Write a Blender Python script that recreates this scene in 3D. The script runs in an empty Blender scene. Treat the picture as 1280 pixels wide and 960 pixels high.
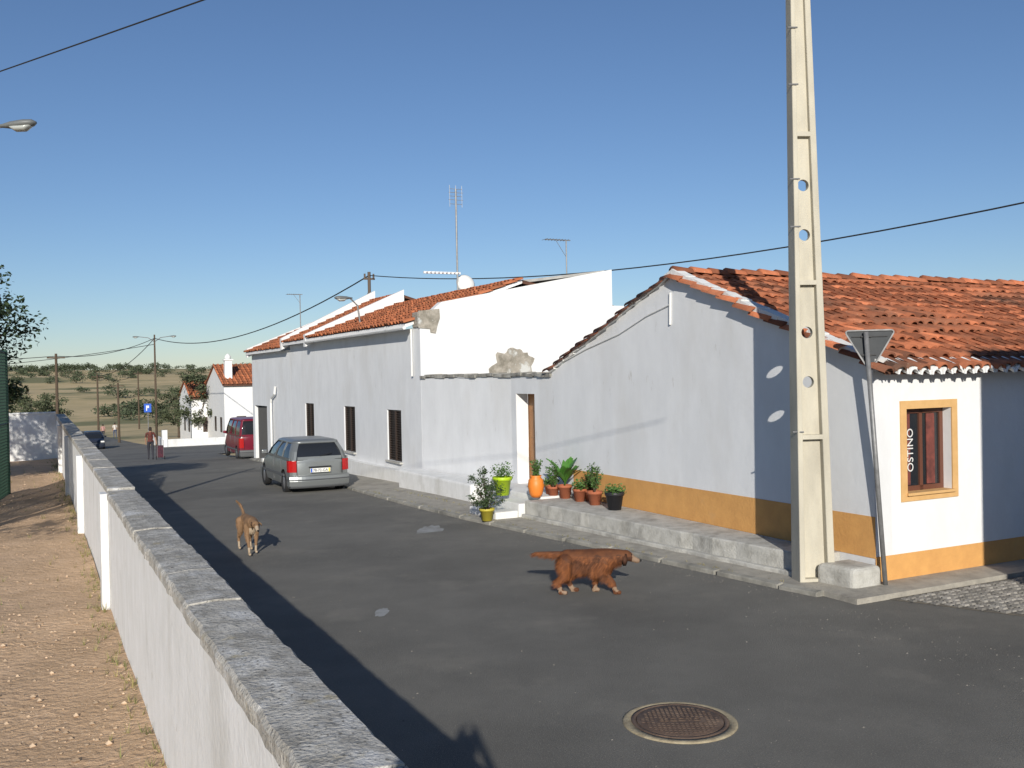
import bpy, bmesh, math, random
from mathutils import Vector, Matrix, noise
random.seed(7)
R=random.random
def U(a,b): return a+(b-a)*R()
D=Vector((-.447,.894,0)).normalized(); N=Vector((.894,.447,0)).normalized()
def S(s,t,z=0): return D*s+N*t+Vector((0,0,z))
KN=[(-60,0),(14,0),(18,-.02),(22,-.07),(27,-.18),(34,-.37),(43,-.68),(48,-.9),(53,-1.15),(60,-1.5),(70,-1.95),(85,-2.5),(100,-3),(130,-3.8),(180,-4.2),(260,-2.6),(350,1),(450,5),(560,8.5),(650,9.5),(760,8),(1200,2),(4000,-30)]
def interp(K,x):
    if x<=K[0][0]: return K[0][1]
    for (a,b),(c,d) in zip(K,K[1:]):
        if x<=c: return b+(d-b)*(x-a)/(c-a)
    return K[-1][1]
def g(s): return interp(KN,s)
# ---------------- materials
def M(name,c1,c2=None,scale=4,rough=.85,bump=0,bscale=80,metal=0,lo=.35,hi=.65,c3=None,s3=.6,lo3=.5,hi3=.7,stretch=None,rv=0,spec=None,s4=None,bdist=.02,c5=None,s5=3,lo5=.55,hi5=.7):
    m=bpy.data.materials.new(name); m.use_nodes=True
    nt=m.node_tree; nd=nt.nodes; L=nt.links; b=nd['Principled BSDF']
    b.inputs['Roughness'].default_value=rough; b.inputs['Metallic'].default_value=metal
    if spec is not None: b.inputs['Specular IOR Level'].default_value=spec
    b.inputs['Base Color'].default_value=(*c1,1)
    tc=nd.new('ShaderNodeTexCoord'); mp=nd.new('ShaderNodeMapping'); L.new(tc.outputs['Object'],mp.inputs['Vector'])
    if stretch: mp.inputs['Scale'].default_value=stretch
    last=None
    def noi(sc,det=6,iso=False):
        n=nd.new('ShaderNodeTexNoise'); n.inputs['Scale'].default_value=sc; n.inputs['Detail'].default_value=det; n.inputs['Roughness'].default_value=.6
        L.new(tc.outputs['Object'] if iso else mp.outputs[0],n.inputs['Vector']); return n
    def rng(src,a,bb):
        r=nd.new('ShaderNodeMapRange'); r.inputs['From Min'].default_value=a; r.inputs['From Max'].default_value=bb; L.new(src,r.inputs['Value']); return r.outputs[0]
    def mix(f,a,bb):
        x=nd.new('ShaderNodeMix'); x.data_type='RGBA'; L.new(f,x.inputs[0])
        if isinstance(a,tuple): x.inputs[6].default_value=(*a,1)
        else: L.new(a,x.inputs[6])
        x.inputs[7].default_value=(*bb,1); return x.outputs[2]
    if c2:
        last=mix(rng(noi(scale).outputs[0],lo,hi),c1,c2)
    if c3:
        last=mix(rng(noi(s3).outputs[0],lo3,hi3),last or c1,c3)
    if c5:
        last=mix(rng(noi(s5).outputs[0],lo5,hi5),last or c1,c5)
    if s4:
        last=mix(rng(noi(s4[0],2).outputs[0],s4[2],s4[3]),last or c1,s4[1])
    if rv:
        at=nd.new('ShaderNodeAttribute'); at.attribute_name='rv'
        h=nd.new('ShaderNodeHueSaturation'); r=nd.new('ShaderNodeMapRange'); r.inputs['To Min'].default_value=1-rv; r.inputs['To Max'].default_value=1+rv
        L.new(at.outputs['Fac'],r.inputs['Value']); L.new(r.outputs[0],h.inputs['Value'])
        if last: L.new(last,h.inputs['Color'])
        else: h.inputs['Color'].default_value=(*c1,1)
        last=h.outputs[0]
    if last: L.new(last,b.inputs['Base Color'])
    if bump:
        bp=nd.new('ShaderNodeBump'); bp.inputs['Strength'].default_value=bump; bp.inputs['Distance'].default_value=bdist
        L.new(noi(bscale,5,True).outputs[0],bp.inputs['Height']); L.new(bp.outputs[0],b.inputs['Normal'])
    return m
white=M('whitewash',(.80,.80,.79),(.75,.75,.74),3,.9,.35,9,c3=(.68,.67,.64),s3=.9,lo3=.58,hi3=.85,stretch=(1,1,.45),bdist=.015)
whitef=M('weathered_shaded_whitewash',(.76,.77,.78),(.70,.71,.72),2.5,.9,.25,7,c3=(.64,.635,.62),s3=.8,lo3=.5,hi3=.8,stretch=(1,1,.4),bdist=.015,c5=(.52,.50,.47),s5=5,lo5=.66,hi5=.8)  # weathered; greyer than sunlit end walls, street-side shade worked into its colour
white2=M('old_whitewash',(.74,.74,.72),(.64,.63,.60),2.2,.9,.5,10,lo=.5,hi=.8,c3=(.45,.43,.39),s3=1.7,lo3=.58,hi3=.8,stretch=(1,1,.35))
wallw=M('wall_whitewash',(.78,.78,.77),(.70,.70,.68),5,.9,.4,18,c3=(.52,.51,.47),s3=1.3,lo3=.57,hi3=.8,stretch=(1,1,.6),c5=(.42,.40,.35),s5=9,lo5=.66,hi5=.76)
ochre=M('ochre_paint',(.68,.36,.115),(.60,.31,.10),4,.85,.3,20,c3=(.52,.31,.15),s3=1.5,lo3=.6,hi3=.8)
asph=M('asphalt',(.14,.134,.118),(.175,.168,.148),1.6,.92,.9,90,lo=.3,hi=.7,c3=(.108,.104,.092),s3=.25,lo3=.45,hi3=.65,s4=(75,(.25,.24,.21),.56,.72),bdist=.012,c5=(.21,.198,.17),s5=.7,lo5=.56,hi5=.75)
conc=M('concrete',(.42,.39,.33),(.31,.29,.25),6,.9,.6,50,c3=(.22,.205,.175),s3=1.6,lo3=.5,hi3=.75)
concl=M('pole_concrete',(.56,.52,.42),(.48,.445,.36),5,.85,.3,60,c3=(.38,.35,.285),s3=1.2,lo3=.55,hi3=.75,stretch=(1,1,.3))
ledgem=M('worn_ledge',(.50,.49,.45),(.35,.34,.305),5,.9,.6,30,lo=.42,hi=.68,c3=(.25,.24,.215),s3=2,lo3=.52,hi3=.72)
kerbm=M('kerb_stone',(.36,.345,.30),(.24,.23,.20),5,.9,.6,40,c3=(.17,.165,.145),s3=1.3,lo3=.5,hi3=.65)
coping=M('lichen_coping',(.56,.535,.48),(.34,.32,.28),9,.95,1,45,lo=.4,hi=.6,c3=(.70,.69,.66),s3=3,lo3=.54,hi3=.66,s4=(55,(.15,.14,.12),.58,.70),c5=(.46,.40,.27),s5=5,lo5=.62,hi5=.72)
dirt=M('yard_dirt',(.70,.48,.30),(.55,.37,.22),2.5,.95,1,14,c3=(.42,.28,.165),s3=.4,lo3=.5,hi3=.75,s4=(60,(.75,.6,.44),.62,.72),bdist=.05)
field=M('dry_field',(.60,.455,.24),(.46,.36,.18),.05,.95,.5,3,c3=(.20,.19,.08),s3=.022,lo3=.52,hi3=.60)
tile=M('terracotta_tile',(.41,.135,.06),(.31,.10,.045),7,.85,.5,50,rv=.5,c3=(.16,.08,.05),s3=.9,lo3=.50,hi3=.72,s4=(24,(.38,.29,.2),.66,.8))
tiled=M('tile_underlay',(.13,.055,.03),(.09,.04,.025),5)
tileN=M('new_tile',(.46,.155,.065),(.38,.12,.05),4,.85,.3,50,rv=.3,c3=(.27,.105,.05),s3=.8,lo3=.5,hi3=.7)
glass=M('dark_glass',(.02,.022,.025),rough=.08,spec=.8)
shut=M('brown_shutter',(.045,.028,.02),rough=.5)
wood=M('door_wood',(.36,.17,.06),(.25,.11,.04),3,.55,stretch=(6,6,.6))
brownf=M('window_wood',(.13,.05,.03),rough=.5)
dark=M('black_rubber',(.015,.015,.016),rough=.8)
greym=M('galvanised_metal',(.26,.26,.26),(.18,.18,.18),10,.5,metal=.3)
signb=M('sign_back',(.025,.03,.035),(.04,.045,.05),6,.6)
cob=M('cobble_stone',(.30,.28,.25),(.2,.19,.17),2,.9,.5,40,rv=.4)
joint=M('cobble_joint',(.10,.09,.075),(.15,.13,.1),6)
rust=M('cast_iron',(.13,.085,.06),(.09,.06,.045),9,.7,.6,60,c3=(.2,.14,.1),s3=4)
terr=M('terracotta_pot',(.42,.13,.06),(.36,.11,.05),8,.8)
orangep=M('orange_pot',(.75,.22,.03),rough=.5); limep=M('lime_pot',(.42,.60,.02),rough=.4); yelp=M('yellow_pot',(.50,.42,.05),rough=.5); blackp=M('black_pot',(.02,.02,.025),rough=.5)
soil=M('soil',(.06,.04,.025))
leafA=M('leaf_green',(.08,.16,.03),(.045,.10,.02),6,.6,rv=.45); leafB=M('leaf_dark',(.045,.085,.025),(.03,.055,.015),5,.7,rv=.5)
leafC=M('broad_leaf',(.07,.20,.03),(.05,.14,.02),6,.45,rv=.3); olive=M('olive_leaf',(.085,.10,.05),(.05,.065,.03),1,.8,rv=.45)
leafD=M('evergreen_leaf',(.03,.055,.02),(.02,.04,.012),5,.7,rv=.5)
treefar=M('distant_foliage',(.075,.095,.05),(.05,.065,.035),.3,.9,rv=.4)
bark=M('bark',(.12,.085,.055),(.07,.05,.035),12,.95,.8,30)
drygrass=M('dry_weeds',(.34,.28,.12),(.16,.17,.06),3,.9,rv=.4)
silver=M('silver_paint',(.25,.265,.265),rough=.32,metal=.5,spec=.6)
maroon=M('maroon_paint',(.17,.012,.028),rough=.3,spec=.6)
darkp=M('dark_paint',(.03,.035,.05),rough=.3)
bumper=M('bumper_plastic',(.10,.105,.11),rough=.6)
redl=M('red_lens',(.40,.01,.01),rough=.2); whitep=M('plate_white',(.75,.75,.72),rough=.5); yell=M('plate_yellow',(.8,.6,.05)); black=M('black_paint',(.01,.01,.01))
alu=M('wheel_alloy',(.4,.4,.41),rough=.4,metal=.7)
greenf=M('green_fence_paint',(.015,.06,.035),rough=.6)
blue=M('blue_sign',(.02,.10,.5),rough=.4); red=M('red_paint',(.5,.02,.02),rough=.5)
peel=M('bare_render',(.44,.40,.34),(.22,.20,.16),5,.95,1,20,c3=(.6,.6,.57),s3=2.5,lo3=.54,hi3=.62)
cream=M('cream_trim',(.68,.42,.18),(.60,.36,.14),5,.8)
curt=M('curtain_red',(.22,.06,.045),(.1,.03,.025),9)
greyroof=M('grey_roof',(.42,.41,.38),(.32,.31,.29),3)
stain=M('lime_stain',(.30,.31,.31),(.22,.22,.21),4,.9,lo=.42,hi=.62)
grit=M('road_grit',(.24,.22,.19),(.15,.14,.12),3,rv=.4)
# ---------------- helpers
def root(name,loc=(0,0,0),rz=0):
    e=bpy.data.objects.new(name,None); bpy.context.scene.collection.objects.link(e); e.location=loc; e.rotation_euler=(0,0,rz); e.empty_display_size=.3; return e
def par(o,p,local=False):
    if p is None: return
    o.parent=p
    if not local: o.matrix_parent_inverse=(Matrix.Translation(p.location)@Matrix.Rotation(p.rotation_euler[2],4,'Z')).inverted()
def obj(name,V,F,mat,parent=None,smooth=False,rv=None,local=False,fm=None,fix=True):
    me=bpy.data.meshes.new(name); me.from_pydata([tuple(v) for v in V],[],[tuple(f) for f in F])
    for m in (mat if isinstance(mat,(list,tuple)) else [mat]): me.materials.append(m)
    if fm: me.polygons.foreach_set('material_index',fm)
    if rv is not None:
        a=me.attributes.new('rv','FLOAT','FACE'); a.data.foreach_set('value',rv)
    if fix:
        bm=bmesh.new(); bm.from_mesh(me); bmesh.ops.recalc_face_normals(bm,faces=bm.faces); bm.to_mesh(me); bm.free()
    if smooth: me.polygons.foreach_set('use_smooth',[True]*len(me.polygons))
    o=bpy.data.objects.new(name,me); bpy.context.scene.collection.objects.link(o); par(o,parent,local); return o
def bev(o,w,seg=2):
    m=o.modifiers.new('b','BEVEL'); m.width=w; m.segments=seg; m.limit_method='ANGLE'; return o
BF=[(0,1,2,3),(7,6,5,4),(0,4,5,1),(1,5,6,2),(2,6,7,3),(3,7,4,0)]
class Acc:
    def __init__(s): s.V=[];s.F=[];s.rv=[]
    def add(s,V,F,rv=None):
        n=len(s.V); s.V+=[Vector(v) for v in V]; s.F+=[tuple(i+n for i in f) for f in F]
        r=R() if rv is None else rv; s.rv+=[r]*len(F)
    def box(s,a,b):
        s.add([(a[0],a[1],a[2]),(b[0],a[1],a[2]),(b[0],b[1],a[2]),(a[0],b[1],a[2]),(a[0],a[1],b[2]),(b[0],a[1],b[2]),(b[0],b[1],b[2]),(a[0],b[1],b[2])],BF)
    def sbox(s,s0,s1,t0,t1,z0,z1):
        s.add([S(s0,t0,z0),S(s1,t0,z0),S(s1,t1,z0),S(s0,t1,z0),S(s0,t0,z1),S(s1,t0,z1),S(s1,t1,z1),S(s0,t1,z1)],BF)
    def beam(s,p,q,w,h=None,up=Vector((0,0,1)),w2=None,h2=None):
        p=Vector(p);q=Vector(q);h=h or w; w2=w2 or w; h2=h2 or h; d=(q-p).normalized(); 
        if abs(d.dot(up))>.98: up=Vector((0,1,0))
        x=d.cross(up).normalized(); y=x.cross(d)
        V=[p+x*a*w/2+y*b*h/2 for a,b in((-1,-1),(1,-1),(1,1),(-1,1))]+[q+x*a*w2/2+y*b*h2/2 for a,b in((-1,-1),(1,-1),(1,1),(-1,1))]
        s.add(V,BF)
    def tube(s,P,r,n=8,r2=None):
        P=[Vector(p) for p in P]; V=[];F=[]; m=len(P)
        for i,p in enumerate(P):
            d=(P[min(i+1,m-1)]-P[max(i-1,0)]).normalized(); up=Vector((0,0,1)) if abs(d.z)<.9 else Vector((0,1,0))
            x=d.cross(up).normalized(); y=x.cross(d); rr=r if r2 is None else r+(r2-r)*i/(m-1)
            V+=[p+(x*math.cos(2*math.pi*k/n)+y*math.sin(2*math.pi*k/n))*rr for k in range(n)]
        for i in range(m-1):
            for k in range(n): F.append((i*n+k,i*n+(k+1)%n,(i+1)*n+(k+1)%n,(i+1)*n+k))
        F.append(tuple(range(n))[::-1]); F.append(tuple((m-1)*n+k for k in range(n)))
        s.add(V,F)
    def make(s,name,mat,parent=None,smooth=False,local=False): return obj(name,s.V,s.F,mat,parent,smooth,s.rv,local)
def sbox(name,s0,s1,t0,t1,z0,z1,mat,parent=None,b=0):
    a=Acc(); a.sbox(s0,s1,t0,t1,z0,z1); o=a.make(name,mat,parent)
    if b: bev(o,b)
    return o
def prism(name,pts,off,mat,parent=None):
    pts=[Vector(p) for p in pts]; off=Vector(off); n=len(pts)
    F=[tuple(range(n)),tuple(range(2*n-1,n-1,-1))]+[(i,(i+1)%n,n+(i+1)%n,n+i) for i in range(n)]
    return obj(name,pts+[p+off for p in pts],F,mat,parent)
def wall(name,A,B,z0,z1,th,holes,mat,parent):
    A=Vector((A[0],A[1],0));B=Vector((B[0],B[1],0)); L=(B-A).length; e=(B-A)/L; th=Vector(th)
    xs=sorted({0,L,*[h[0] for h in holes],*[h[1] for h in holes]}); zs=sorted({z0,z1,*[h[2] for h in holes],*[h[3] for h in holes]})
    def solid(i,j):
        if i<0 or j<0 or i>=len(xs)-1 or j>=len(zs)-1: return False
        x=(xs[i]+xs[i+1])/2; z=(zs[j]+zs[j+1])/2
        return not any(h[0]<x<h[1] and h[2]<z<h[3] for h in holes)
    idx={};V=[];F=[]
    def v(i,j,k):
        if (i,j,k) not in idx: idx[(i,j,k)]=len(V); V.append(A+e*xs[i]+Vector((0,0,zs[j]))+th*k)
        return idx[(i,j,k)]
    for i in range(len(xs)-1):
        for j in range(len(zs)-1):
            if not solid(i,j): continue
            for k in (0,1): F.append((v(i,j,k),v(i+1,j,k),v(i+1,j+1,k),v(i,j+1,k)))
            if not solid(i-1,j): F.append((v(i,j,0),v(i,j+1,0),v(i,j+1,1),v(i,j,1)))
            if not solid(i+1,j): F.append((v(i+1,j,0),v(i+1,j+1,0),v(i+1,j+1,1),v(i+1,j,1)))
            if not solid(i,j-1): F.append((v(i,j,0),v(i+1,j,0),v(i+1,j,1),v(i,j,1)))
            if not solid(i,j+1): F.append((v(i,j+1,0),v(i+1,j+1,0),v(i+1,j+1,1),v(i,j+1,1)))
    return obj(name,V,F,mat,parent)
def lathe(name,prof,c,mat,parent=None,n=20,local=False,tilt=None):
    V=[];F=[];m=len(prof)
    for r,z in prof:
        for k in range(n): V.append(Vector((r*math.cos(2*math.pi*k/n),r*math.sin(2*math.pi*k/n),z)))
    if tilt: V=[tilt@v for v in V]
    V=[v+Vector(c) for v in V]
    for i in range(m-1):
        for k in range(n): F.append((i*n+k,i*n+(k+1)%n,(i+1)*n+(k+1)%n,(i+1)*n+k))
    F.append(tuple(range(n))); F.append(tuple((m-1)*n+k for k in range(n)))
    o=obj(name,V,F,mat,parent,local=local); 
    for p in o.data.polygons: p.use_smooth=len(p.vertices)==4
    return o
def tile_roof(name,O,e,u,W,L,mat,parent,p=.21,row=.38,jit=1.0):
    n=e.cross(u); 
    if n.z<0: n=-n
    a=Acc(); nc=int(W/p); nr=int(math.ceil(L/row))
    for i in range(nc+1):
        cj=U(-.01,.01)*jit
        for j in range(nr):
            sag=-.035*jit*(1+noise.noise(Vector((i*.06,j*.25,2.2)))) if jit>1 else 0
            x=i*p+cj+U(-.012,.012)*jit; y0=j*row-.04+U(-.025,.025)*jit; y1=min(y0+row+.08,L); lift=U(0,.014)*jit
            rv=min(1,max(0,random.gauss(.5,.27))); K=6; V=[];sk=U(-.014,.014)*jit
            for (y,r,h,sx) in ((y0,.095,.045+lift+sag,sk),(y1,.075,.012+sag,-sk)):
                for k in range(K+1):
                    an=math.pi*k/K; V.append(O+e*(x+sx+r*math.cos(an))+u*y+n*(h+r*math.sin(an)*.85))
            for k in range(K+1):
                an=math.pi*k/K; V.append(O+e*(x+sk+.075*math.cos(an))+u*(y0+.003)+n*(.045+lift+sag-.012+.075*math.sin(an)*.85))
            F=[(k,k+1,K+2+k,K+1+k) for k in range(K)]+[(k,k+1,2*K+3+k,2*K+2+k) for k in range(K)]
            a.add(V,F,rv)
            x+=p/2
            V=[]
            for (y,h) in ((y0+.1,.03),(min(y1+.1,L),.012)):
                for k in range(4):
                    an=math.pi*k/3; V.append(O+e*(x+.085*math.cos(an))+u*y+n*(h+.03-.045*math.sin(an)))
            a.add(V,[(k,k+1,5+k,4+k) for k in range(3)],min(1,max(0,random.gauss(.3,.2))))
    o=a.make(name,mat,parent)
    for pl in o.data.polygons: pl.use_smooth=True
    return o
def leaves(acc,c,rad,n,size,shell=.55,flat=0):
    c=Vector(c)
    for _ in range(n):
        d=Vector((random.gauss(0,1),random.gauss(0,1),random.gauss(0,1))).normalized()
        k=shell+(1-shell)*R(); p=c+Vector((d.x*rad[0]*k,d.y*rad[1]*k,d.z*rad[2]*k))
        x=Vector((random.gauss(0,1),random.gauss(0,1),random.gauss(0,.6))).normalized(); y=x.cross(Vector((random.gauss(0,1),random.gauss(0,1),random.gauss(0,1)))).normalized()
        s=size*U(.6,1.3)
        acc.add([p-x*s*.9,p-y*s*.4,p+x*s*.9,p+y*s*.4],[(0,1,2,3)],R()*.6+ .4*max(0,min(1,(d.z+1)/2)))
def tree(name,base,h,rad,mat,n=40,leafn=60,size=.12,trunk=.15,crownlow=.35):
    base=Vector(base); rt=root(name,base); b=Acc()
    top=base+Vector((U(-.2,.2),U(-.2,.2),h*.75)); mid=base+Vector((U(-.15,.15),U(-.15,.15),h*crownlow))
    b.tube([base,base.lerp(mid,.5),mid,top],trunk,8,trunk*.3); a=Acc()
    for i in range(n):
        th=U(0,2*math.pi); ph=U(-.8,1); k=U(.35,1)
        c=base+Vector((math.cos(th)*rad*k*math.sqrt(max(.1,1-ph*ph*.7)),math.sin(th)*rad*k*math.sqrt(max(.1,1-ph*ph*.7)),h*crownlow+(h*(1-crownlow))*(.5+.45*ph)))
        if i%3==0:
            st=base+Vector((0,0,h*U(crownlow*.8,.7))); b.tube([st,st.lerp(c,.5)+Vector((0,0,.1)),c],trunk*.3,5,trunk*.08)
        cr=rad*U(.16,.34); leaves(a,c,(cr,cr,cr*.75),leafn,size,.2)
    b.make('trunk_and_limbs',bark,rt,True); obj('crown',a.V,a.F,mat,rt,False,a.rv,fix=False); return rt
# ---------------- terrain
def terr_z(s,t):
    z=g(s)-.05
    if s>140: z+=min(1,(s-140)/120)*noise.noise(Vector((s*.012,t*.009,3)))*1.6
    if s>350: z+=min(1,(s-350)/200)*noise.noise(Vector((s*.004,t*.004,7)))*3
    return z
sv=sorted(set([k[0] for k in KN]+list(range(-60,140,20))+list(range(150,760,15))+list(range(800,4001,200))))
tv=sorted(set(list(range(-60,61,20))+list(range(-600,601,25))+[-3000,-2200,-1500,-1000,-800,800,1000,1500,2200,3000]))
V=[S(s,t,terr_z(s,t)) for s in sv for t in tv]; w=len(tv)
obj('ground',V,[(i*w+j,i*w+j+1,(i+1)*w+j+1,(i+1)*w+j) for i in range(len(sv)-1) for j in range(w-1)],field,smooth=True)
# road
def redge(s): return interp([(-60,40),(8.5,40),(8.51,9.6),(44.6,9.6),(44.7,9.4),(58,9.6),(66,20),(82,20),(88,9),(150,7.5)],s)
rs=[-25,-10,0,8.5,8.51,14,18,22,27,34,43,44.6,44.7,48,53,58,60,66,70,82,85,88,100,130,150]
V=[];F=[]
for s in rs:
    l=1.0 if s<38 else interp([(38,.6),(60,.5),(150,1.5)],s)
    for k in range(7): V.append(S(s,l+(redge(s)-l)*k/6,g(s)))
F=[(i*7+j,i*7+j+1,(i+1)*7+j+1,(i+1)*7+j) for i in range(len(rs)-1) for j in range(6)]
obj('road',V,F,asph)
# sidewalk
KH=.07
KE=[(9.15,8.95),(9.75,8.85),(12,8.55),(15.6,8.1),(18,7.85),(20,7.75),(22,7.7),(25,7.75),(27,7.95),(30,8.2),(34,8.5),(37,8.65),(43,8.8),(44.5,8.9)]
a=Acc()
for (s0,t0),(s1,t1) in zip(KE,KE[1:]):
    z0=g(s0)+KH;z1=g(s1)+KH
    a.add([S(s0,t0,-1.2),S(s1,t1,-1.2),S(s1,9.9,-1.2),S(s0,9.9,-1.2),S(s0,t0,z0),S(s1,t1,z1),S(s1,9.9,z1),S(s0,9.9,z0)],[(4,5,6,7),(0,1,5,4)])
a.sbox(8.6,9.15,8.95,28,-1,KH)
a.make('sidewalk',conc)
a=Acc()
for (s0,t0),(s1,t1) in zip(KE,KE[1:]):
    n=max(1,int((s1-s0)/.9))
    for i in range(n):
        f0=i/n+.01;f1=(i+1)/n-.01; sa=s0+(s1-s0)*f0;sb=s0+(s1-s0)*f1;ta=t0+(t1-t0)*f0;tb=t0+(t1-t0)*f1; j=U(-.012,.012)
        a.add([S(sa,ta-.11,-1),S(sb,tb-.11,-1),S(sb,tb,-1),S(sa,ta,-1),S(sa,ta-.11+j,g(sa)+KH-.012),S(sb,tb-.11+j,g(sb)+KH-.01+j),S(sb,tb,g(sb)+KH+.004),S(sa,ta,g(sa)+KH+.004)],BF)
bev(a.make('kerb',kerbm),.012)
a=Acc()
def gritat(c,r):
    q=[Vector((U(.7,1.2)*r*x,U(.7,1.2)*r*y,U(.5,.9)*r*z)) for x,y,z in ((1,0,0),(0,1,0),(-1,0,0),(0,-1,0),(0,0,1),(0,0,-1))]
    a.add([c+v for v in q],[(0,1,4),(1,2,4),(2,3,4),(3,0,4),(1,0,5),(2,1,5),(3,2,5),(0,3,5)])
for _ in range(2400):
    s=U(4,24); 
    if R()<.6: t=interp(KE,s)-.12-abs(random.gauss(0,.25)) if s>9.2 else 8.8-abs(random.gauss(0,.7))
    elif R()<.3: t=interp(KE,max(9.2,s))+abs(random.gauss(0,.3)); 
    else: t=U(1.2,9)
    if s<8.6 and t>9: continue
    z=g(s)+(KH if s>9.15 and t>interp(KE,s) else 0); gritat(S(s,t,z),min(.012,abs(random.gauss(0,.005))+.002))
a.make('road_grit',grit)
# cobbles side street
prism('cobble_bed',[S(8.58,9.5,.012),S(7.1,10.2,.012),S(5,12,.012),S(4,28,.012),S(8.58,28,.012)],(0,0,-.008),joint)
a=Acc(); s=4.1
while s<8.55:
    t=9.4
    while t<20:
        lim=10.2-(s-7.1)*.47 if s>7.1 else 10.2+(7.1-s)*.9
        if t>lim:
            ds,dt=U(.035,.05),U(.035,.05); z=.03+U(-.006,.006); q=[(-1,-1),(1,-1),(1,1),(-1,1)]
            a.add([S(s+x*ds,t+y*dt,.01) for x,y in q]+[S(s+x*ds*.75,t+y*dt*.75,z) for x,y in q],[(4,5,6,7),(0,1,5,4),(1,2,6,5),(2,3,7,6),(3,0,4,7)])
        t+=.115
    s+=.115
a.make('cobblestones',cob)
# yard
def yz(s): return interp([(-8,.45),(11.5,.42),(37,.28)],s)
V=[];F=[];n=81
yss=[-8+45*i/120 for i in range(121)]
def yzz(s,t): return yz(s)+.05*noise.noise(Vector((s*.5,t*.5,1)))+.025*noise.noise(Vector((s*2,t*2,1)))
for s in yss:
    for k in range(n):
        t=-26+26.72*k/(n-1); V.append(S(s,t,yzz(s,t)))
F=[(i*n+j,i*n+j+1,(i+1)*n+j+1,(i+1)*n+j) for i in range(120) for j in range(n-1)]
obj('yard_ground',V,F,dirt,smooth=True)
a=Acc()
for _ in range(3600):
    s=random.choice([U(2,12),U(2,30)]);t=U(-8,.6) if R()<.7 else U(-1.2,.68); r=min(.035,abs(random.gauss(0,.010))+.004); gritat(S(s,t,yzz(s,t)+r*.3),r)
obj('gravel',a.V,a.F,M('gravel_stone',(.60,.45,.31),(.4,.29,.19),3,rv=.35),None,rv=a.rv)
a=Acc()
for _ in range(700):
    s=U(3,36); t=.70-abs(random.gauss(0,.10)) if R()<.55 else U(-7,.6); c=S(s,t,yzz(s,t)-.01)
    if R()<.4 and t<.4: continue
    for k in range(6):
        d=Vector((U(-.05,.05),U(-.05,.05),U(.03,.12))); x=Vector((U(-1,1),U(-1,1),0)).normalized()*.004; a.add([c-x,c+x,c+d],[(0,1,2)])
for _ in range(260):
    s=U(9.8,24); t=interp(KE,s)+(U(.0,.04) if R()<.4 else U(.6,.75)); c=S(s,t,g(s)+.05)
    for k in range(6):
        d=Vector((U(-.03,.03),U(-.03,.03),U(.02,.07))); x=Vector((U(-1,1),U(-1,1),0)).normalized()*.004; a.add([c-x,c+x,c+d],[(0,1,2)])
obj('dry_weeds',a.V,a.F,drygrass,None,rv=a.rv,fix=False)
# ---------------- left boundary wall
W=root('boundary_wall',S(10,.85,0))
sbox('wall_near',-4,11.45,.715,1.005,-.8,1.63,wallw,W)
sbox('wall_far',11.46,37,.73,.99,-1.2,1.66,wallw,W)
for s in (11.3,17.5,24,30.5): sbox('pilaster',s,s+.25,.63,.729 if s>11.4 else .714,0,1.69,wallw,W,.01)
a=Acc(); s=-4
while s<11.4:
    l=min(U(.9,1.3),11.45-s); j=U(-.006,.006); zt=1.705+U(-.006,.006)
    nn=14
    V=[]
    for i in range(nn+1):
        ss=s+.004+(l-.008)*i/nn
        e1=.70+j+.012*noise.noise(Vector((ss*7,0,0)))+.006*noise.noise(Vector((ss*23,0,0)));e2=1.015+j+.016*noise.noise(Vector((ss*6,9,0)))+.010*noise.noise(Vector((ss*21,5,0)))
        dz=.006*noise.noise(Vector((ss*9,2,2)))
        V+=[S(ss,e1,1.63),S(ss,e1,zt-.02+dz),S(ss,e1+.015,zt+dz),S(ss,(e1+e2)/2,zt+.008-dz),S(ss,e2-.02,zt-dz),S(ss,e2,zt-.025),S(ss,e2,1.63)]
    F=[(i*7+k,i*7+k+1,(i+1)*7+k+1,(i+1)*7+k) for i in range(nn) for k in range(6)]+[tuple(range(7)),tuple(nn*7+k for k in range(7))]
    a.add(V,F); s+=l
a.make('coping_near',coping,W)
a=Acc(); s=11.46
while s<36.9:
    l=min(1.4,37-s); a.sbox(s+.004,s+l-.004,.715,1.005,1.66,1.73+.004*(s-11)+U(-.004,.004)); s+=l
bev(a.make('coping_far',coping,W),.015)
Wb=root('yard_back_wall',S(37,-8,0))
sbox('wall',36.99,37.2,-30,.729,-1.2,1.86,wallw,Wb)
for t in (-6,-3,-1.2): sbox('pilaster',36.85,36.989,t,t+.3,.2,1.9,wallw,Wb)
sbox('coping',36.96,37.23,-30,.72,1.861,1.92,wallw,Wb,.01)
# ---------------- house 1 (gable, old tiles)
T0=9.87; H1=root('whitewashed_corner_house',S(13.5,12,0))
sA,sB,sR=9.15,17.85,13.45; ze,zr=2.93,4.52; TE=26
P=[S(sA,T0,-.3),S(sB,T0,-.3),S(sB,T0,ze),S(sB-2,T0,3.68),S(sR,T0,zr+.02),S(sR-2.2,T0,3.78),S(sA,T0,ze+.05)]
prism('gable_wall',P,N*.3,whitef,H1)
Z=Vector((0,0,1))
A0=S(sA,T0+.301); B0=S(sA,TE)
wall('side_wall',A0,B0,-.3,ze,D*.3,[(10.46-T0-.301,11.34-T0-.301,1.2,2.33),(14.2-T0,15.1-T0,.1,2.1)],white,H1)
sbox('back_side_wall',sB-.3,sB,T0+.301,TE,-.3,ze,white,H1)
sbox('end_wall',sA+.31,sB-.31,TE-.3,TE,-.3,ze,white,H1)
sbox('ceiling_inside',sA+.31,sB-.31,T0+.31,TE-.31,2.7,2.78,dark,H1)
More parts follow.
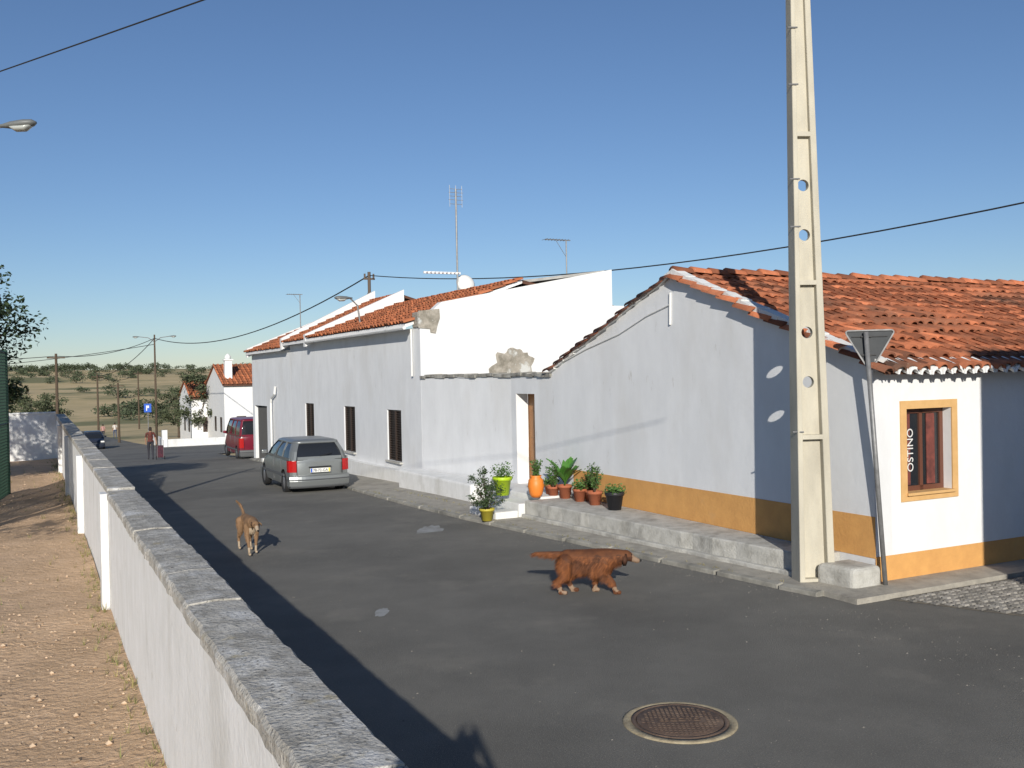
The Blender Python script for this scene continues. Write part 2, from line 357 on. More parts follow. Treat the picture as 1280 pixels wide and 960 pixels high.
sbox('ochre_band_street',sA-.004,17.0,T0-.006,T0-.001,.38,.93,ochre,H1)
sbox('ochre_band_side',sA-.008,sA-.002,T0-.006,14.2,.06,.40,ochre,H1)
sbox('ochre_band_side_b',sA-.008,sA-.002,15.1,TE,.06,.40,ochre,H1)
sbox('side_door',sA+.15,sA+.2,14.18,15.12,.1,2.1,wood,H1)
a=Acc()
for (t0,t1,z0,z1) in ((10.35,10.46,1.09,2.44),(11.34,11.45,1.09,2.44),(10.46,11.34,2.33,2.44),(10.46,11.34,1.09,1.2)): a.sbox(sA-.02,sA+.0-.001,t0,t1,z0,z1)
a.make('window_surround',cream,H1)
sbox('sill',sA-.06,sA+.14,10.44,11.36,1.165,1.203,cream,H1,.005)
a=Acc()
for (t0,t1,z0,z1) in ((10.462,10.53,1.2,2.33),(11.27,11.338,1.2,2.33),(10.87,10.93,1.2,2.33),(10.53,11.27,2.26,2.33),(10.53,11.27,1.2,1.27)): a.sbox(sA+.13,sA+.18,t0,t1,z0,z1)
a.make('window_frame',brownf,H1)
sbox('window_glass',sA+.155,sA+.16,10.5,11.3,1.22,2.3,glass,H1)
for t0,t1 in ((10.53,10.8),(11.0,11.2)): sbox('curtain',sA+.162,sA+.175,t0,t1,1.28,2.25,curt,H1)
for t0,t1 in ((10.56,10.70),(11.02,11.18)): sbox('curtain_fold',sA+.14,sA+.15,t0,t1,1.28,2.25,curt,H1)
cu=bpy.data.curves.new('lettering','FONT'); cu.body='OSTINO'; cu.size=.16; cu.extrude=.002; cu.materials.append(whitep)
to=bpy.data.objects.new('window_lettering',cu); bpy.context.scene.collection.objects.link(to)
zx=Z; yv=-N; zz=zx.cross(yv); mt=Matrix((( zx.x,yv.x,zz.x,0),(zx.y,yv.y,zz.y,0),(zx.z,yv.z,zz.z,0),(0,0,0,1)))
mt.translation=S(sA+.128,10.74,1.46); to.parent=H1; to.matrix_parent_inverse=Matrix.Translation(H1.location).inverted(); to.matrix_world=mt; to.matrix_basis=mt
ov=.28; sl=Vector((0,0,zr-ze))+D*(sR-sA); sl_l=sl.length; u1=sl/sl_l
O=S(sA,T0-.05,ze+.04)-u1*ov
tile_roof('roof_tiles_front',O,N,u1,TE-T0,sl_l+ov,tile,H1,jit=1.7)
prism('roof_deck_front',[S(sA,T0+.02,ze-.06)-u1*.2,S(sA,TE,ze-.06)-u1*.2,S(sR,TE,zr-.08),S(sR,T0+.02,zr-.08)],(0,0,.03),tiled,H1)
sl2=Vector((0,0,zr-ze))-D*(sB-sR); u2=sl2.normalized()
tile_roof('roof_tiles_back',S(sB,T0-.05,ze+.05)-u2*.1,N,u2,TE-T0,sl2.length+.1,tile,H1,jit=1.5)
prism('roof_deck_back',[S(sB,T0+.02,ze-.06),S(sB,TE,ze-.06),S(sR+.001,TE,zr-.08),S(sR+.001,T0+.02,zr-.08)],(0,0,.03),tiled,H1)
a=Acc(); t=T0-.03
while t<TE:
    r0,r1=.11,.09; V=[]
    h=zr+.05+U(-.015,.015)+.03*noise.noise(Vector((t*.7,0,0)))
    for (tt,r,hh) in ((t,r0,h+.02),(t+.42,r1,h)):
        for k in range(7): an=math.pi*k/6; V.append(S(sR+r*1.15*math.cos(an),tt,hh+r*math.sin(an)))
    a.add(V,[(k,k+1,8+k,7+k) for k in range(6)]+[(0,1,2,3,4,5,6)]); t+=.38
a.make('ridge_tiles',tile,H1,True)
a=Acc(); t=T0+.25
while t<TE:
    V=[];K=8; jz=U(-.01,.01); c0=S(sA,t,ze-.03+jz)-u1*.30; c1=S(sA,t,ze-.01)
    for c,r in ((c0,.10),(c1,.10),(c0,.066),(c1,.066)):
        for k in range(K+1): an=math.pi*k/K; V.append(c+N*(r*math.cos(an))+Z*(r*math.sin(an)))
    k1=K+1
    a.add(V,[(k,k+1,k1+k+1,k1+k) for k in range(K)]+[(k,k+1,2*k1+k+1,2*k1+k) for k in range(K)]+[(2*k1+k,2*k1+k+1,3*k1+k+1,3*k1+k) for k in range(K)])
    t+=.21
a.make('eave_scallops',white,H1); 
sbox('eave_soffit',sA-.12,sA-.001,T0+.02,TE,ze-.08,ze-.02,white,H1)
a=Acc()
for i in range(22):
    f0=i/22;f1=(i+1)/22; p=S(sA-.1,T0+.03,ze+.03).lerp(S(sR,T0+.03,zr+.07),f0); q=S(sA-.1,T0+.03,ze+.03).lerp(S(sR,T0+.03,zr+.07),f1); a.beam(p+Z*U(-.01,.02),q+Z*U(-.01,.02),.2+U(0,.04),.09)
    p=S(sB,T0+.03,ze+.03).lerp(S(sR,T0+.03,zr+.07),f0); q=S(sB,T0+.03,ze+.03).lerp(S(sR,T0+.03,zr+.07),f1); a.beam(p+Z*U(-.01,.02),q+Z*U(-.01,.02),.16+U(0,.04),.07)
a.make('verge_mortar',white2,H1)
a=Acc(); a.tube([S(sR+.1,T0-.02,4.25),S(sR+.12,T0-.02,3.7)],.02,6); a.tube([S(sR+.1,T0-.03,4.05),S(sR+.8,T0-.03,3.9),S(sR+1.7,T0-.03,3.62),S(sR+2.9,T0-.03,3.38),S(sR+4.2,T0-.03,3.05)],.01,5)
a.make('wall_cable',white2,H1)
# ---------------- ledge, steps
Lg=root('stone_ledge',S(13,9.3,0))
def ledge(name,pts,z0,z1,mat,parent,b=.03,rough=0):
    q=[]
    for i,(s,t) in enumerate(pts):
        s2,t2=pts[(i+1)%len(pts)]; L_=math.hypot(s2-s,t2-t); k=max(1,int(L_/.22)) if rough else 1
        for j in range(k):
            ss=s+(s2-s)*j/k; tt=t+(t2-t)*j/k
            if rough and tt<9.6: tt+=rough*noise.noise(Vector((ss*2.3,tt,0)))+rough*.5*noise.noise(Vector((ss*7,tt,3)))
            q.append(S(ss,tt,z0))
    o=prism(name,q,(0,0,z1-z0),mat,parent); bev(o,b,3); return o
ledge('ledge',[(9.75,9.32),(13,9.0),(17,8.72),(17,9.862),(9.75,9.862)],-.1,.38,ledgem,Lg,.025,.035)
ledge('ledge_footing',[(9.8,9.22),(13,8.9),(16.95,8.62),(16.95,8.9),(13,9.2),(9.8,9.5)],-.1,.13,ledgem,Lg,.02,.04)
ledge('corner_block',[(9.02,9.35),(9.6,9.25),(9.6,9.85),(9.02,9.85)],-.1,.32,ledgem,Lg,.07)
ledge('step_low',[(17.02,8.1),(18.2,8.05),(18.2,8.6),(17.02,8.6)],-.1,.19,white2,Lg)
ledge('step_high',[(17.02,8.61),(18.4,8.61),(18.4,9.1),(17.02,9.1)],-.1,.32,white2,Lg)
ledge('landing',[(17.02,9.11),(19.75,9.11),(19.75,9.855),(17.02,9.855)],-.1,.42,white2,Lg)
ledge('bench',[(19.9,8.85),(24.3,8.7),(24.3,9.35),(19.9,9.8)],-.3,.42,wallw,Lg,.05)
# ---------------- courtyard wall with door
CW=root('courtyard_wall',S(21,9.7,0))
A1=S(17.851,T0);B1=S(19.8,T0)
wall('door_wall',A1,B1,-.3,2.86,N*.3,[(.8,1.7,.4,2.46)],whitef,CW)
sbox('door_reveal_far',19.545,19.549,T0+.005,T0+.295,.43,2.45,white,CW)
prism('wall_panel',[S(19.801,T0,-.4),S(24.29,9.4,-.4),S(24.29,9.4,2.84),S(19.801,T0,2.86)],N*.3,whitef,CW)
a=Acc()
def ft(s): return T0 if s<19.8 else T0-(s-19.8)/4.5*.47
for i in range(24):
    f0=i/24;f1=(i+1)/24; s0=17.86+6.4*f0; s1=17.86+6.4*f1
    z=2.885+U(-.018,.018); j=U(-.02,.02); a.add([S(s0,ft(s0)-.05+j,z-.035),S(s1,ft(s1)-.05+j,z-.035),S(s1,ft(s1)+.34,z-.035),S(s0,ft(s0)+.34,z-.035),S(s0,ft(s0)-.05+j,z+.035),S(s1,ft(s1)-.05+j,z+.035),S(s1,ft(s1)+.34,z+.05),S(s0,ft(s0)+.34,z+.05)],BF)
a.make('dark_capping',M('weathered_cap',(.16,.15,.13),(.42,.41,.37),4),CW)
sbox('door_leaf',18.62,19.58,T0+.32,T0+.37,.4,2.5,wood,CW)
for z in (.7,1.45): sbox('door_panel',18.72,19.45,T0+.305,T0+.318,z,z+.6,wood,CW,.01)
# ---------------- house 2
H2=root('long_white_house',S(31,12,0))
def tf(s): return 9.4-(s-24.3)/20.2*.4
A2=S(24.3,tf(24.3));B2=S(37.8,tf(37.8)); 
wins=[(26.4,1.15,.46,1.94),(30.5,1.15,.48,1.96),(35.2,1.15,.5,1.98)]
wall('facade',A2,B2,-1,4.22,N*.3,[(s-24.3-w/2,s-24.3+w/2,a_,b_) for s,w,a_,b_ in wins],whitef,H2)
for s,w_,z0,z1 in wins:
    a=Acc(); t=tf(s)+.06
    for k in range(int((z1-z0)/.07)):
        z=z0+.02+k*.07
        for (sa,sb) in ((s-w_/2+.06,s-.04),(s+.04,s+w_/2-.06)): a.beam(S(sa,t,z+.02),S(sb,t,z+.02),.05,.02)
    for (sa,sb) in ((s-w_/2,s-w_/2+.06),(s-.04,s+.04),(s+w_/2-.06,s+w_/2)): a.sbox(sa,sb,t-.03,t+.03,z0,z1)
    a.sbox(s-w_/2,s+w_/2,t+.035,t+.05,z0,z1)
    a.make('shutter',shut,H2); sbox('window_sill',s-w_/2-.05,s+w_/2+.05,t-.14,t+.05,z0-.05,z0-.001,ledgem,H2)
prism('plinth',[S(24.31,tf(24.3)-.22,-1),S(38,tf(38)-.22,-1),S(38,tf(38)-.002,-1),S(24.31,tf(24.3)-.002,-1)],(0,0,1.25),wallw,H2)
t9=9.4
prism('end_wall',[S(24.3,t9+.301,-.5),S(24.3,15.55,-.5),S(24.3,15.55,5.97),S(24.3,10.05,4.92),S(24.3,t9+.301,4.62)],D*.3,white,H2)
P=[]
for (t_,z_) in ((9.34,4.2),(9.36,4.66),(9.95,4.72),(10.0,4.5),(9.9,4.3),(9.85,4.05),(9.72,4.1),(9.7,4.2)): P.append(S(24.27,t_+U(-.02,.02),z_+U(-.02,.02)))
prism('broken_corner_render',P,D*.028,peel,H2)
sbox('corner_pier',24.3,24.75,t9-.05,t9+.30,4.221,4.64,peel,H2,.03)
sbox('rear_low_wall',24.4,24.7,15.56,19,-.5,4.9,white,H2)
P=[]; 
for k in range(29):
    an=math.pi*k/28; rr=1+.22*noise.noise(Vector((k*.35,3,3)))+.08*noise.noise(Vector((k*1.1,1,1))); P.append(S(24.296,12.15+.66*math.cos(an)*rr+.12*math.sin(an),2.93+.70*math.sin(an)**.8*rr))
prism('bare_render_patch',P,-D*.006,peel,H2)
sbox('back_wall',24.7,44.4,18.5,18.8,-1,4.5,white,H2)
def roofsec(s0,s1,ze_,zr_,tr,nm,mt_):
    e=(S(s1,tf(s1))-S(s0,tf(s0))).normalized(); O=S(s0,tf(s0)-.3,ze_); up=(N*(tr-tf(s0)+.3)+Z*(zr_-ze_)); ul=up.length; u=up/ul
    tile_roof(nm,O,e,u,(s1-s0),ul,mt_,H2,p=.24,row=.4,jit=1.0)
    prism(nm+'_deck',[O,O+e*(s1-s0),O+e*(s1-s0)+up,O+up],(0,0,-.1),white,H2)
    prism(nm+'_rear',[O+up+N*.01,O+e*(s1-s0)+up+N*.01,S(s1,18.6,4.3),S(s0,18.6,4.3)],(0,0,-.1),tiled,H2)
roofsec(24.62,34.4,4.33,5.62,12.7,'roof_near',tileN)
roofsec(34.7,37.8,4.3,6.05,12.7,'roof_mid',tileN)
prism('grey_sheet_roof',[S(24.62,12.6,5.60),S(31,12.6,5.60),S(31,15.5,5.98),S(24.62,15.5,5.98)],(0,0,-.08),greyroof,H2)
def partywall(s,z0,z1,tr,th=.28,h=.2):
    prism('party_parapet',[S(s,tf(s)-.32,z0-.25),S(s,tr,z1-.3),S(s,tr,z1+h),S(s,tf(s)-.32,z0+h)],D*th,white,H2)
partywall(34.41,4.3,6.0,12.7); partywall(37.82,4.3,6.25,12.7)
a=Acc(); a.tube([S(24.6,tf(24.6)-.33,4.22),S(34.4,tf(34)-.33,4.22)],.05,6); a.tube([S(24.8,tf(25)-.05,4.2),S(24.8,tf(25)-.05,2.9)],.03,6); a.make('gutter',white2,H2)
# house 3 part
H3=root('white_garage_house',S(41,12,0))
wall('facade',S(37.81,tf(37.8)),S(44.5,tf(44.5)),-1.6,4.05,N*.3,[(4.0,6.3,-1.6,1.74)],whitef,H3)
sbox('garage_door',41.7,44.2,tf(43)+.12,tf(43)+.17,-1.5,1.76,M('garage_grey',(.10,.10,.10),rough=.6),H3)
gr=M('garage_rib',(.07,.07,.07))
for k in range(9): sbox('garage_rib',41.85+k*.25,41.88+k*.25,tf(43)+.09,tf(43)+.119,-1.5,1.72,gr,H3)
prism('end_wall_far',[S(44.21,9.31,-1.6),S(44.21,18,-1.6),S(44.21,12.7,5.6),S(44.21,9.31,4.2)],D*.28,white,H3)
e=(S(44.5,9)-S(38.1,9.13)).normalized(); O=S(38.15,8.85,4.12); up=N*3.9+Z*1.6
tile_roof('roof',O,e,up.normalized(),6.3,up.length,tileN,H3,p=.24,row=.4)
prism('roof_deck',[O,O+e*6.3,O+e*6.3+up,O+up],(0,0,-.1),white,H3)
prism('party_parapet',[S(44.3,8.75,3.9),S(44.3,12.7,5.5),S(44.3,12.7,5.9),S(44.3,8.75,4.3)],D*.25,white,H3)
a=Acc(); a.tube([S(39.9,9.0,2.6),S(39.95,8.98,2.3),S(40.6,8.98,2.1),S(40.7,8.98,1.9),S(40.7,8.98,-.5)],.05,6); a.make('downpipe',white2,H3)
# ---------------- off-frame corner building opposite
HO=root('tall_white_house',S(-1,13,0))
wall('wall_north',S(3.2,9.2),S(3.2,18),0,5.4,-D*.3,[(2,3,1,2.3),(5,6,0,2.1)],white,HO)
wall('wall_west',S(-6,9.2),S(2.899,9.2),0,5.4,N*.3,[(2,3,1,2.3),(6,7,1,2.3)],white,HO)
sbox('wall_south',-6,-5.7,9.51,18,0,5.4,white,HO); sbox('wall_east',-5.69,2.89,17.7,18,0,5.4,white,HO)
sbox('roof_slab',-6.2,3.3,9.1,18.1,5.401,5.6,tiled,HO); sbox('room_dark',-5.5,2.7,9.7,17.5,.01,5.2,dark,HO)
# ---------------- distant houses
def simple_house(name,s0,s1,t0,t1,zb,ze_,zr_,chim=False):
    h=root(name,S(s0,t0,zb)); sm=(s0+s1)/2
    sbox('walls',s0,s1,t0,t1,zb,ze_,white,h)
    for t_ in (t0-.001,t1+.001): 
        prism('gable',[S(s0,t_,ze_),S(s1,t_,ze_),S(sm,t_,zr_-.05)],N*(.2 if t_<t1 else -.2),white,h)
    up=(D*(sm-s0+.3)+Z*(zr_-ze_)); tile_roof('roof_front',S(s0-.3,t0-.1,ze_+.02),N,up.normalized(),t1-t0+.2,up.length,tileN,h,p=.4,row=.6)
    prism('roof_deck_f',[S(s0-.3,t0-.15,ze_),S(s0-.3,t1+.15,ze_),S(sm,t1+.15,zr_),S(sm,t0-.15,zr_)],(0,0,-.1),tiled,h)
    prism('roof_deck_b',[S(s1+.3,t0-.15,ze_),S(s1+.3,t1+.15,ze_),S(sm+.01,t1+.15,zr_),S(sm+.01,t0-.15,zr_)],(0,0,-.1),tileN,h)
    a=Acc()
    for t_ in (t0+1.0,t0+2.6,t0+5): a.sbox(s0-.02,s0-.002,t_,t_+.8,zb+1.2,zb+2.6)
    for s_ in (s0+1.2,s0+4): a.sbox(s_,s_+.9,t0-.02,t0-.002,zb+1.2,zb+2.5)
    a.make('windows',shut,h)
    if chim:
        sbox('chimney',s0+1,s0+1.6,t0+.3,t0+.9,ze_,zr_+.3,white,h); sbox('chimney_cap',s0+.9,s0+1.7,t0+.2,t0+1.0,zr_+.3,zr_+.4,white,h); lathe('chimney_top',[(.25,0),(.26,.25),(.14,.4),(.02,.5)],S(s0+1.3,t0+.6,zr_+.4),white,h)
    return h
simple_house('white_village_house',84,93,14.6,24,g(85)-.3,2.5,4.3,True)
simple_house('low_village_house',93,101,13.2,19,g(94)-.3,1.3,2.9)
vw=root('village_garden_wall',S(82,12,-2.4)); sbox('wall',81,81.25,9.6,14.5,-3,-1.75,wallw,vw); sbox('wall_side',81.26,92,9.6,9.85,-3.2,-1.9,wallw,vw); sbox('gate_post',80.9,81.35,9.2,9.59,-3,-1.0,white,vw)
# ---------------- concrete pole
PB=Vector((3.99,12.85,.06)); PL=root('concrete_utility_pole',PB); PH=9.6
rot=Matrix.Rotation(math.radians(6),3,'Z'); ex=rot@Vector((1,0,0)); ey=rot@Vector((0,1,0))
def pw(z): return .49-.23*(z/8.2)
def pd(z): return .30-.12*(z/8.2)
def lean(z): return Vector((-.010*z,0,0))
a=Acc(); zs=[PH*i/24 for i in range(25)]
def pp(x,y,z): return PB+ex*x+ey*y+Z*z+lean(z)
for sg,fl in ((-1,.075),(1,.10)):
    V=[]
    for z in zs:
        w=pw(z)/2; d_=pd(z)/2; x0=sg*w; x1=sg*(w-fl*(.6+.4*pw(z)/.5)); V+=[pp(x0,-d_,z),pp(x1,-d_,z),pp(x1,d_,z),pp(x0,d_,z)]
    a.add(V,[(i*4+k,i*4+(k+1)%4,i*4+4+(k+1)%4,i*4+4+k) for i in range(24) for k in range(4)]+[(0,1,2,3),(96,97,98,99)])
o=a.make('flanges',concl,PL); bev(o,.012)
a=Acc(); ribs=[0,1.93,3.98,5.95,7.85,PH]
def webx(z): return (-pw(z)/2+.06*(.6+.4*pw(z)/.5), pw(z)/2-.085*(.6+.4*pw(z)/.5))
for z in ribs[1:-1]+[PH-.05]:
    x0,x1=webx(z); d_=pd(z)/2-.004; a.add([pp(x0,-d_,z-.03),pp(x1,-d_,z-.03),pp(x1,d_,z-.03),pp(x0,d_,z-.03),pp(x0,-d_,z+.03),pp(x1,-d_,z+.03),pp(x1,d_,z+.03),pp(x0,d_,z+.03)],BF)
x0,x1=webx(0);d_=pd(0)/2-.004; a.add([pp(x0,-d_,0),pp(x1,-d_,0),pp(x1,d_,0),pp(x0,d_,0),pp(x0,-d_,.05),pp(x1,-d_,.05),pp(x1,d_,.05),pp(x0,d_,.05)],BF)
holes=[z for z in (2.66,3.32,4.62,5.28,8.4)]
cuts=[0,*[x for h in holes for x in (h-.2,h+.2)],PH]
th=.035
for i in range(len(cuts)-1):
    za,zb=cuts[i],cuts[i+1]; xa0,xa1=webx(za); xb0,xb1=webx(zb)
    if i%2==0:
        a.add([pp(xa0,-th,za),pp(xa1,-th,za),pp(xb1,-th,zb),pp(xb0,-th,zb),pp(xa0,th,za),pp(xa1,th,za),pp(xb1,th,zb),pp(xb0,th,zb)],[(0,1,2,3),(7,6,5,4)])
    else:
        zc=(za+zb)/2; cx=(xa0+xa1)/2; n=24; r=.078; V=[];F=[]
        for y in (-th,th):
            for ring in (0,1):
                for k in range(n):
                    an=2*math.pi*k/n+math.pi/4; c_,s_=math.cos(an),math.sin(an); m=max(abs(c_),abs(s_)); 
                    if ring==0:
                        zz_=zc+s_/m*.2; q0,q1=webx(zz_); V.append(pp((q0+q1)/2+c_/m*(q1-q0)/2,y,zz_))
                    else: V.append(pp(cx+c_*r,y,zc+s_*r))
        for yy in (0,1):
            b0=yy*2*n
            F+=[(b0+k,b0+(k+1)%n,b0+n+(k+1)%n,b0+n+k) for k in range(n)]
        F+=[(n+k,n+(k+1)%n,3*n+(k+1)%n,3*n+k) for k in range(n)]
        a.add(V,F)
a.make('web',concl,PL)
a=Acc(); 
for z in (2.0,4.72,5.35,6.6,7.35,8.4):
    w=pw(z)/2; a.tube([pp(-w-.05,-.1,z),pp(-w+.08,-pd(z)/2-.01,z)],.012,6)
a.make('bolts',greym,PL)
# ---------------- give way sign (rear)
SB=Vector((4.80,12.45,.06)); SG=root('traffic_sign',SB)
top=SB+Vector((-.20,0,3.30)); a=Acc(); a.tube([SB,top],.032,10); a.make('post',greym,SG,True)
ang=math.radians(-14); sx=Vector((math.cos(ang),math.sin(ang),0)); sy=Vector((-sx.y,sx.x,0)); c=top+sy*.05+sx*.05
def tri(h,r,y):
    V=[]; pts=[(-h,.0),(h,.0),(0,-h*1.73)]
    cen=Vector((0,-h*.577))
    for i,(px,pz) in enumerate(pts):
        p=Vector((px,pz)); dirc=(p-cen).normalized(); q=p-dirc*r*2
        a0=math.atan2(dirc.y,dirc.x)
        for k in range(-3,4): V.append(c+sx*(q.x+r*math.cos(a0+k*math.pi/9))+Z*(q.y+r*math.sin(a0+k*math.pi/9)+.02)+sy*y)
    return V[0:7][::-1]+V[7:14][::-1]+V[14:21][::-1]
o=prism('panel',tri(.31,.03,0),sy*.006,signb,SG)
o=prism('red_face',tri(.305,.03,.0065),sy*.002,red,SG); prism('white_face',tri(.20,.02,.009),sy*.002,whitep,SG)
rim=tri(.315,.03,-.012); a=Acc()
for i in range(21): a.beam(rim[i],rim[(i+1)%21],.018,.018)
a.make('rim',greym,SG)
a=Acc(); 
for dz in (-.06,-.3): a.beam(c+Z*dz-sx*.11-sy*.01,c+Z*dz+sx*.02-sy*.01,.03,.02); a.beam(c+Z*dz-sx*(.22 if dz>-.1 else .08)-sy*.006,c+Z*dz+sx*(.22 if dz>-.1 else .08)-sy*.006,.02,.012)
a.make('clamps',M('dark_clamp',(.06,.06,.06)),SG)
# ---------------- manhole
mc=Vector((1.33,7.9,0)); MH=root('manhole_cover',mc)
lathe('concrete_collar',[(.47,-.05),(.47,.008),(.455,.014),(.40,.014),(.40,-.02)],mc,M('collar',(.42,.36,.24),(.28,.23,.15),12,.9,.5,60),MH,40)
lathe('iron_ring',[(.399,-.02),(.399,.020),(.365,.020),(.362,.006)],mc,rust,MH,40)
lathe('iron_lid',[(.355,-.03),(.355,.018),(.352,.02),(.001,.02)],mc,rust,MH,40)
a=Acc()
for i in range(-8,9):
    for j in range(-8,9):
        x,y=i*.038,j*.038
        if x*x+y*y<.31**2 and not(abs(y)<.05 and abs(x)<.2): a.box((mc.x+x-.012,mc.y+y-.012,.019),(mc.x+x+.012,mc.y+y+.012,.024))
a.make('lid_studs',rust,MH)
cu=bpy.data.curves.new('lid','FONT'); cu.body='ESGOTO'; cu.size=.09; cu.extrude=.004; cu.align_x='CENTER'; cu.materials.append(rust)
to=bpy.data.objects.new('lid_lettering',cu); bpy.context.scene.collection.objects.link(to); to.parent=MH; to.location=(0,-.03,.022)
P=[]
for k in range(40): an=2*math.pi*k/40; r=1+.4*noise.noise(Vector((math.cos(an)*2,math.sin(an)*2,4)))+.2*noise.noise(Vector((math.cos(an)*6,math.sin(an)*6,4))); P.append(Vector((-1.6+.24*r*math.cos(an),18.0+.75*r*math.sin(an),g(17.9)+.006)))
obj('road_stain',P,[tuple(range(40))],stain)
P=[Vector((p.x*.35-1.1,p.y*.3+6.4,.004)) for p in P]; obj('road_stain',P,[tuple(range(40))],stain)
# ---------------- vehicles
def vehicle(name,loc,rz,L,Wd,H,paint,stations,glassb,glasst,belt,wheels,wr,rear,curve=.13,rf=.22):
    rt=root(name,loc,rz); V=[];F=[]
    def cv(x,y):
        k=min(1,abs(y)/(Wd/2)); 
        if x<-L/2+.5: return x+curve*k**3*min(1,(-L/2+.5-x)/.4)
        if x>L/2-.6: return x-curve*1.8*k**3*min(1,(x-L/2+.6)/.5)
        return x
    for x,zb,zt,hw in stations:
        ring=[(0,zb),(hw*.80,zb),(hw*.95,zb+.06),(hw*.99,zb+.2),(hw*1.0,zb+(zt-zb)*.5),(hw*.985,zb+(zt-zb)*.72),(hw*.93,zt-.03),(hw*.82,zt),(hw*.4,zt+.012),(0,zt+.015)]
        full=ring+[(-y,z) for y,z in ring[-2:0:-1]]; n=len(full)
        V+=[(cv(x,y),y,z) for y,z in full]
    m=len(stations)
    for i in range(m-1):
        for k in range(n): F.append((i*n+k,i*n+(k+1)%n,(i+1)*n+(k+1)%n,(i+1)*n+k))
    F.append(tuple(range(n))); F.append(tuple((m-1)*n+k for k in range(n)))
    body=obj('body',V,F,[paint,dark],rt,True,local=True)
    for wx in wheels:
        for sy_ in (-1,1):
            Vc=[];nn=24
            for yy in (Wd/2-.26,Wd/2+.1):
                for k in range(nn): an=2*math.pi*k/nn; Vc.append((wx+(wr+.05)*math.cos(an),sy_*yy,wr+.02+(wr+.05)*math.sin(an)))
            cut=obj('cut',Vc,[tuple(range(nn)),tuple(range(nn,2*nn))]+[(k,(k+1)%nn,nn+(k+1)%nn,nn+k) for k in range(nn)],[dark,dark],rt,local=True)
            md=body.modifiers.new('c','BOOLEAN'); md.object=cut; md.operation='DIFFERENCE'; md.solver='EXACT'
    bpy.context.view_layer.update(); dg=bpy.context.evaluated_depsgraph_get(); me=bpy.data.meshes.new_from_object(body.evaluated_get(dg))
    body.modifiers.clear(); body.data=me
    for o in [o for o in bpy.data.objects if o.name.startswith('cut')]: bpy.data.objects.remove(o)
    try: me.set_sharp_from_angle(angle=math.radians(32))
    except Exception: pass
    for wx in wheels:
        for sy_ in (-1,1):
            T=Matrix.Rotation(math.radians(90)*-sy_,3,'X'); c=(wx,sy_*(Wd/2-.19),wr)
            lathe('wheel',[(wr*.3,0),(wr*.92,0),(wr,.03),(wr,.15),(wr*.93,.18),(wr*.66,.18),(wr*.64,.15)],c,dark,rt,28,True,T)
            lathe('hubcap',[(wr*.64,.15),(wr*.62,.165),(wr*.3,.17),(wr*.1,.185),(.005,.185)],c,alu,rt,14,True,T)
    def ring(x0,x1,hw,z,r=.12):
        pts=[]
        for cx,cy,a0 in ((x1-r,hw-r,0),(x0+r,hw-r,90),(x0+r,-hw+r,180),(x1-r,-hw+r,270)):
            for k in range(6): an=math.radians(a0+k*18); pts.append((cx+r*math.cos(an),cy+r*math.sin(an),z))
        return pts
    r0=ring(*glassb[:2],glassb[2],belt-.04,rf); r1=ring(*glasst[:2],glasst[2],H-.07,rf); k=len(r0)
    rm=[tuple((Vector(p)+Vector(q))/2+Vector(((p[0]>0)*.04-(p[0]<-1)*.035,(.025 if p[1]>0 else -.025),0))) for p,q in zip(r0,r1)]
    obj('glass',r0+rm+r1,[(i,(i+1)%k,k+(i+1)%k,k+i) for i in range(k)]+[(k+i,k+(i+1)%k,2*k+(i+1)%k,2*k+i) for i in range(k)]+[tuple(range(2*k,3*k))],glass,rt,True,local=True)
    g0,g1=glasst[0],glasst[1]; hwt=glasst[2]
    ra=ring(g0-.03,g1+.04,hwt+.02,H-.10,rf); rb=ring(g0-.01,g1+.0,hwt+.005,H-.05,rf); rc=ring(g0+.06,g1-.08,hwt-.07,H-.015,rf); rd=ring(g0+.25,g1-.3,hwt-.25,H,rf*.8)
    RR=[ra,rb,rc,rd]
    obj('roof',sum(RR,[]),[(j*k+i,j*k+(i+1)%k,(j+1)*k+(i+1)%k,(j+1)*k+i) for j in range(3) for i in range(k)]+[tuple(range(k)),tuple(range(3*k,4*k))],paint,rt,True,local=True)
    a=Acc()
    def strip(i0,i1,off=.012):
        V=[];F=[]
        idx=[i%k for i in range(i0,i1+1)]
        for rr in (r0,rm,r1):
            for i in idx:
                p=Vector(rr[i]); o_=Vector((0,1 if p.y>0 else -1,0)) if abs(p.y)>glassb[2]*.9 else Vector((1 if p.x>0 else -1,(1 if p.y>0 else -1),0)).normalized(); V.append(p+o_*off)
        m_=len(idx)
        for j in range(2):
            for q in range(m_-1): F.append((j*m_+q,j*m_+q+1,(j+1)*m_+q+1,(j+1)*m_+q))
        a.add(V,F)
    strip(2,5); strip(6,10); strip(13,17); strip(18,21)
    hb=glassb[2]
    def gp(fx,sg,lv):
        i0,i1=(5,6) if sg>0 else (18,17); rr=(r0,rm,r1)[lv]; p=Vector(rr[i1]).lerp(Vector(rr[i0]),fx); return p+Vector((0,sg*.006,0))
    for sg in (-1,1):
        for fb,w_ in ((.30,.06),(.64,.06)):
            a.beam(gp(fb,sg,0),gp(fb,sg,1),w_,.03,up=Vector((0,sg,0))); a.beam(gp(fb,sg,1),gp(fb,sg,2),w_,.03,up=Vector((0,sg,0)))
        a.beam(gp(-.05,sg,0)+Vector((0,0,.03)),gp(1.1,sg,0)+Vector((0,0,.03)),.04,.06)
    a.add([(glassb[0]-.016,-hb+rf*.8,belt-.03),(glassb[0]-.016,hb-rf*.8,belt-.03),(glassb[0]-.006,hb-rf*.8,belt+.05),(glassb[0]-.006,-hb+rf*.8,belt+.05)],[(0,1,2,3)])
    a.make('pillars',paint,rt,local=True)
    a=Acc()
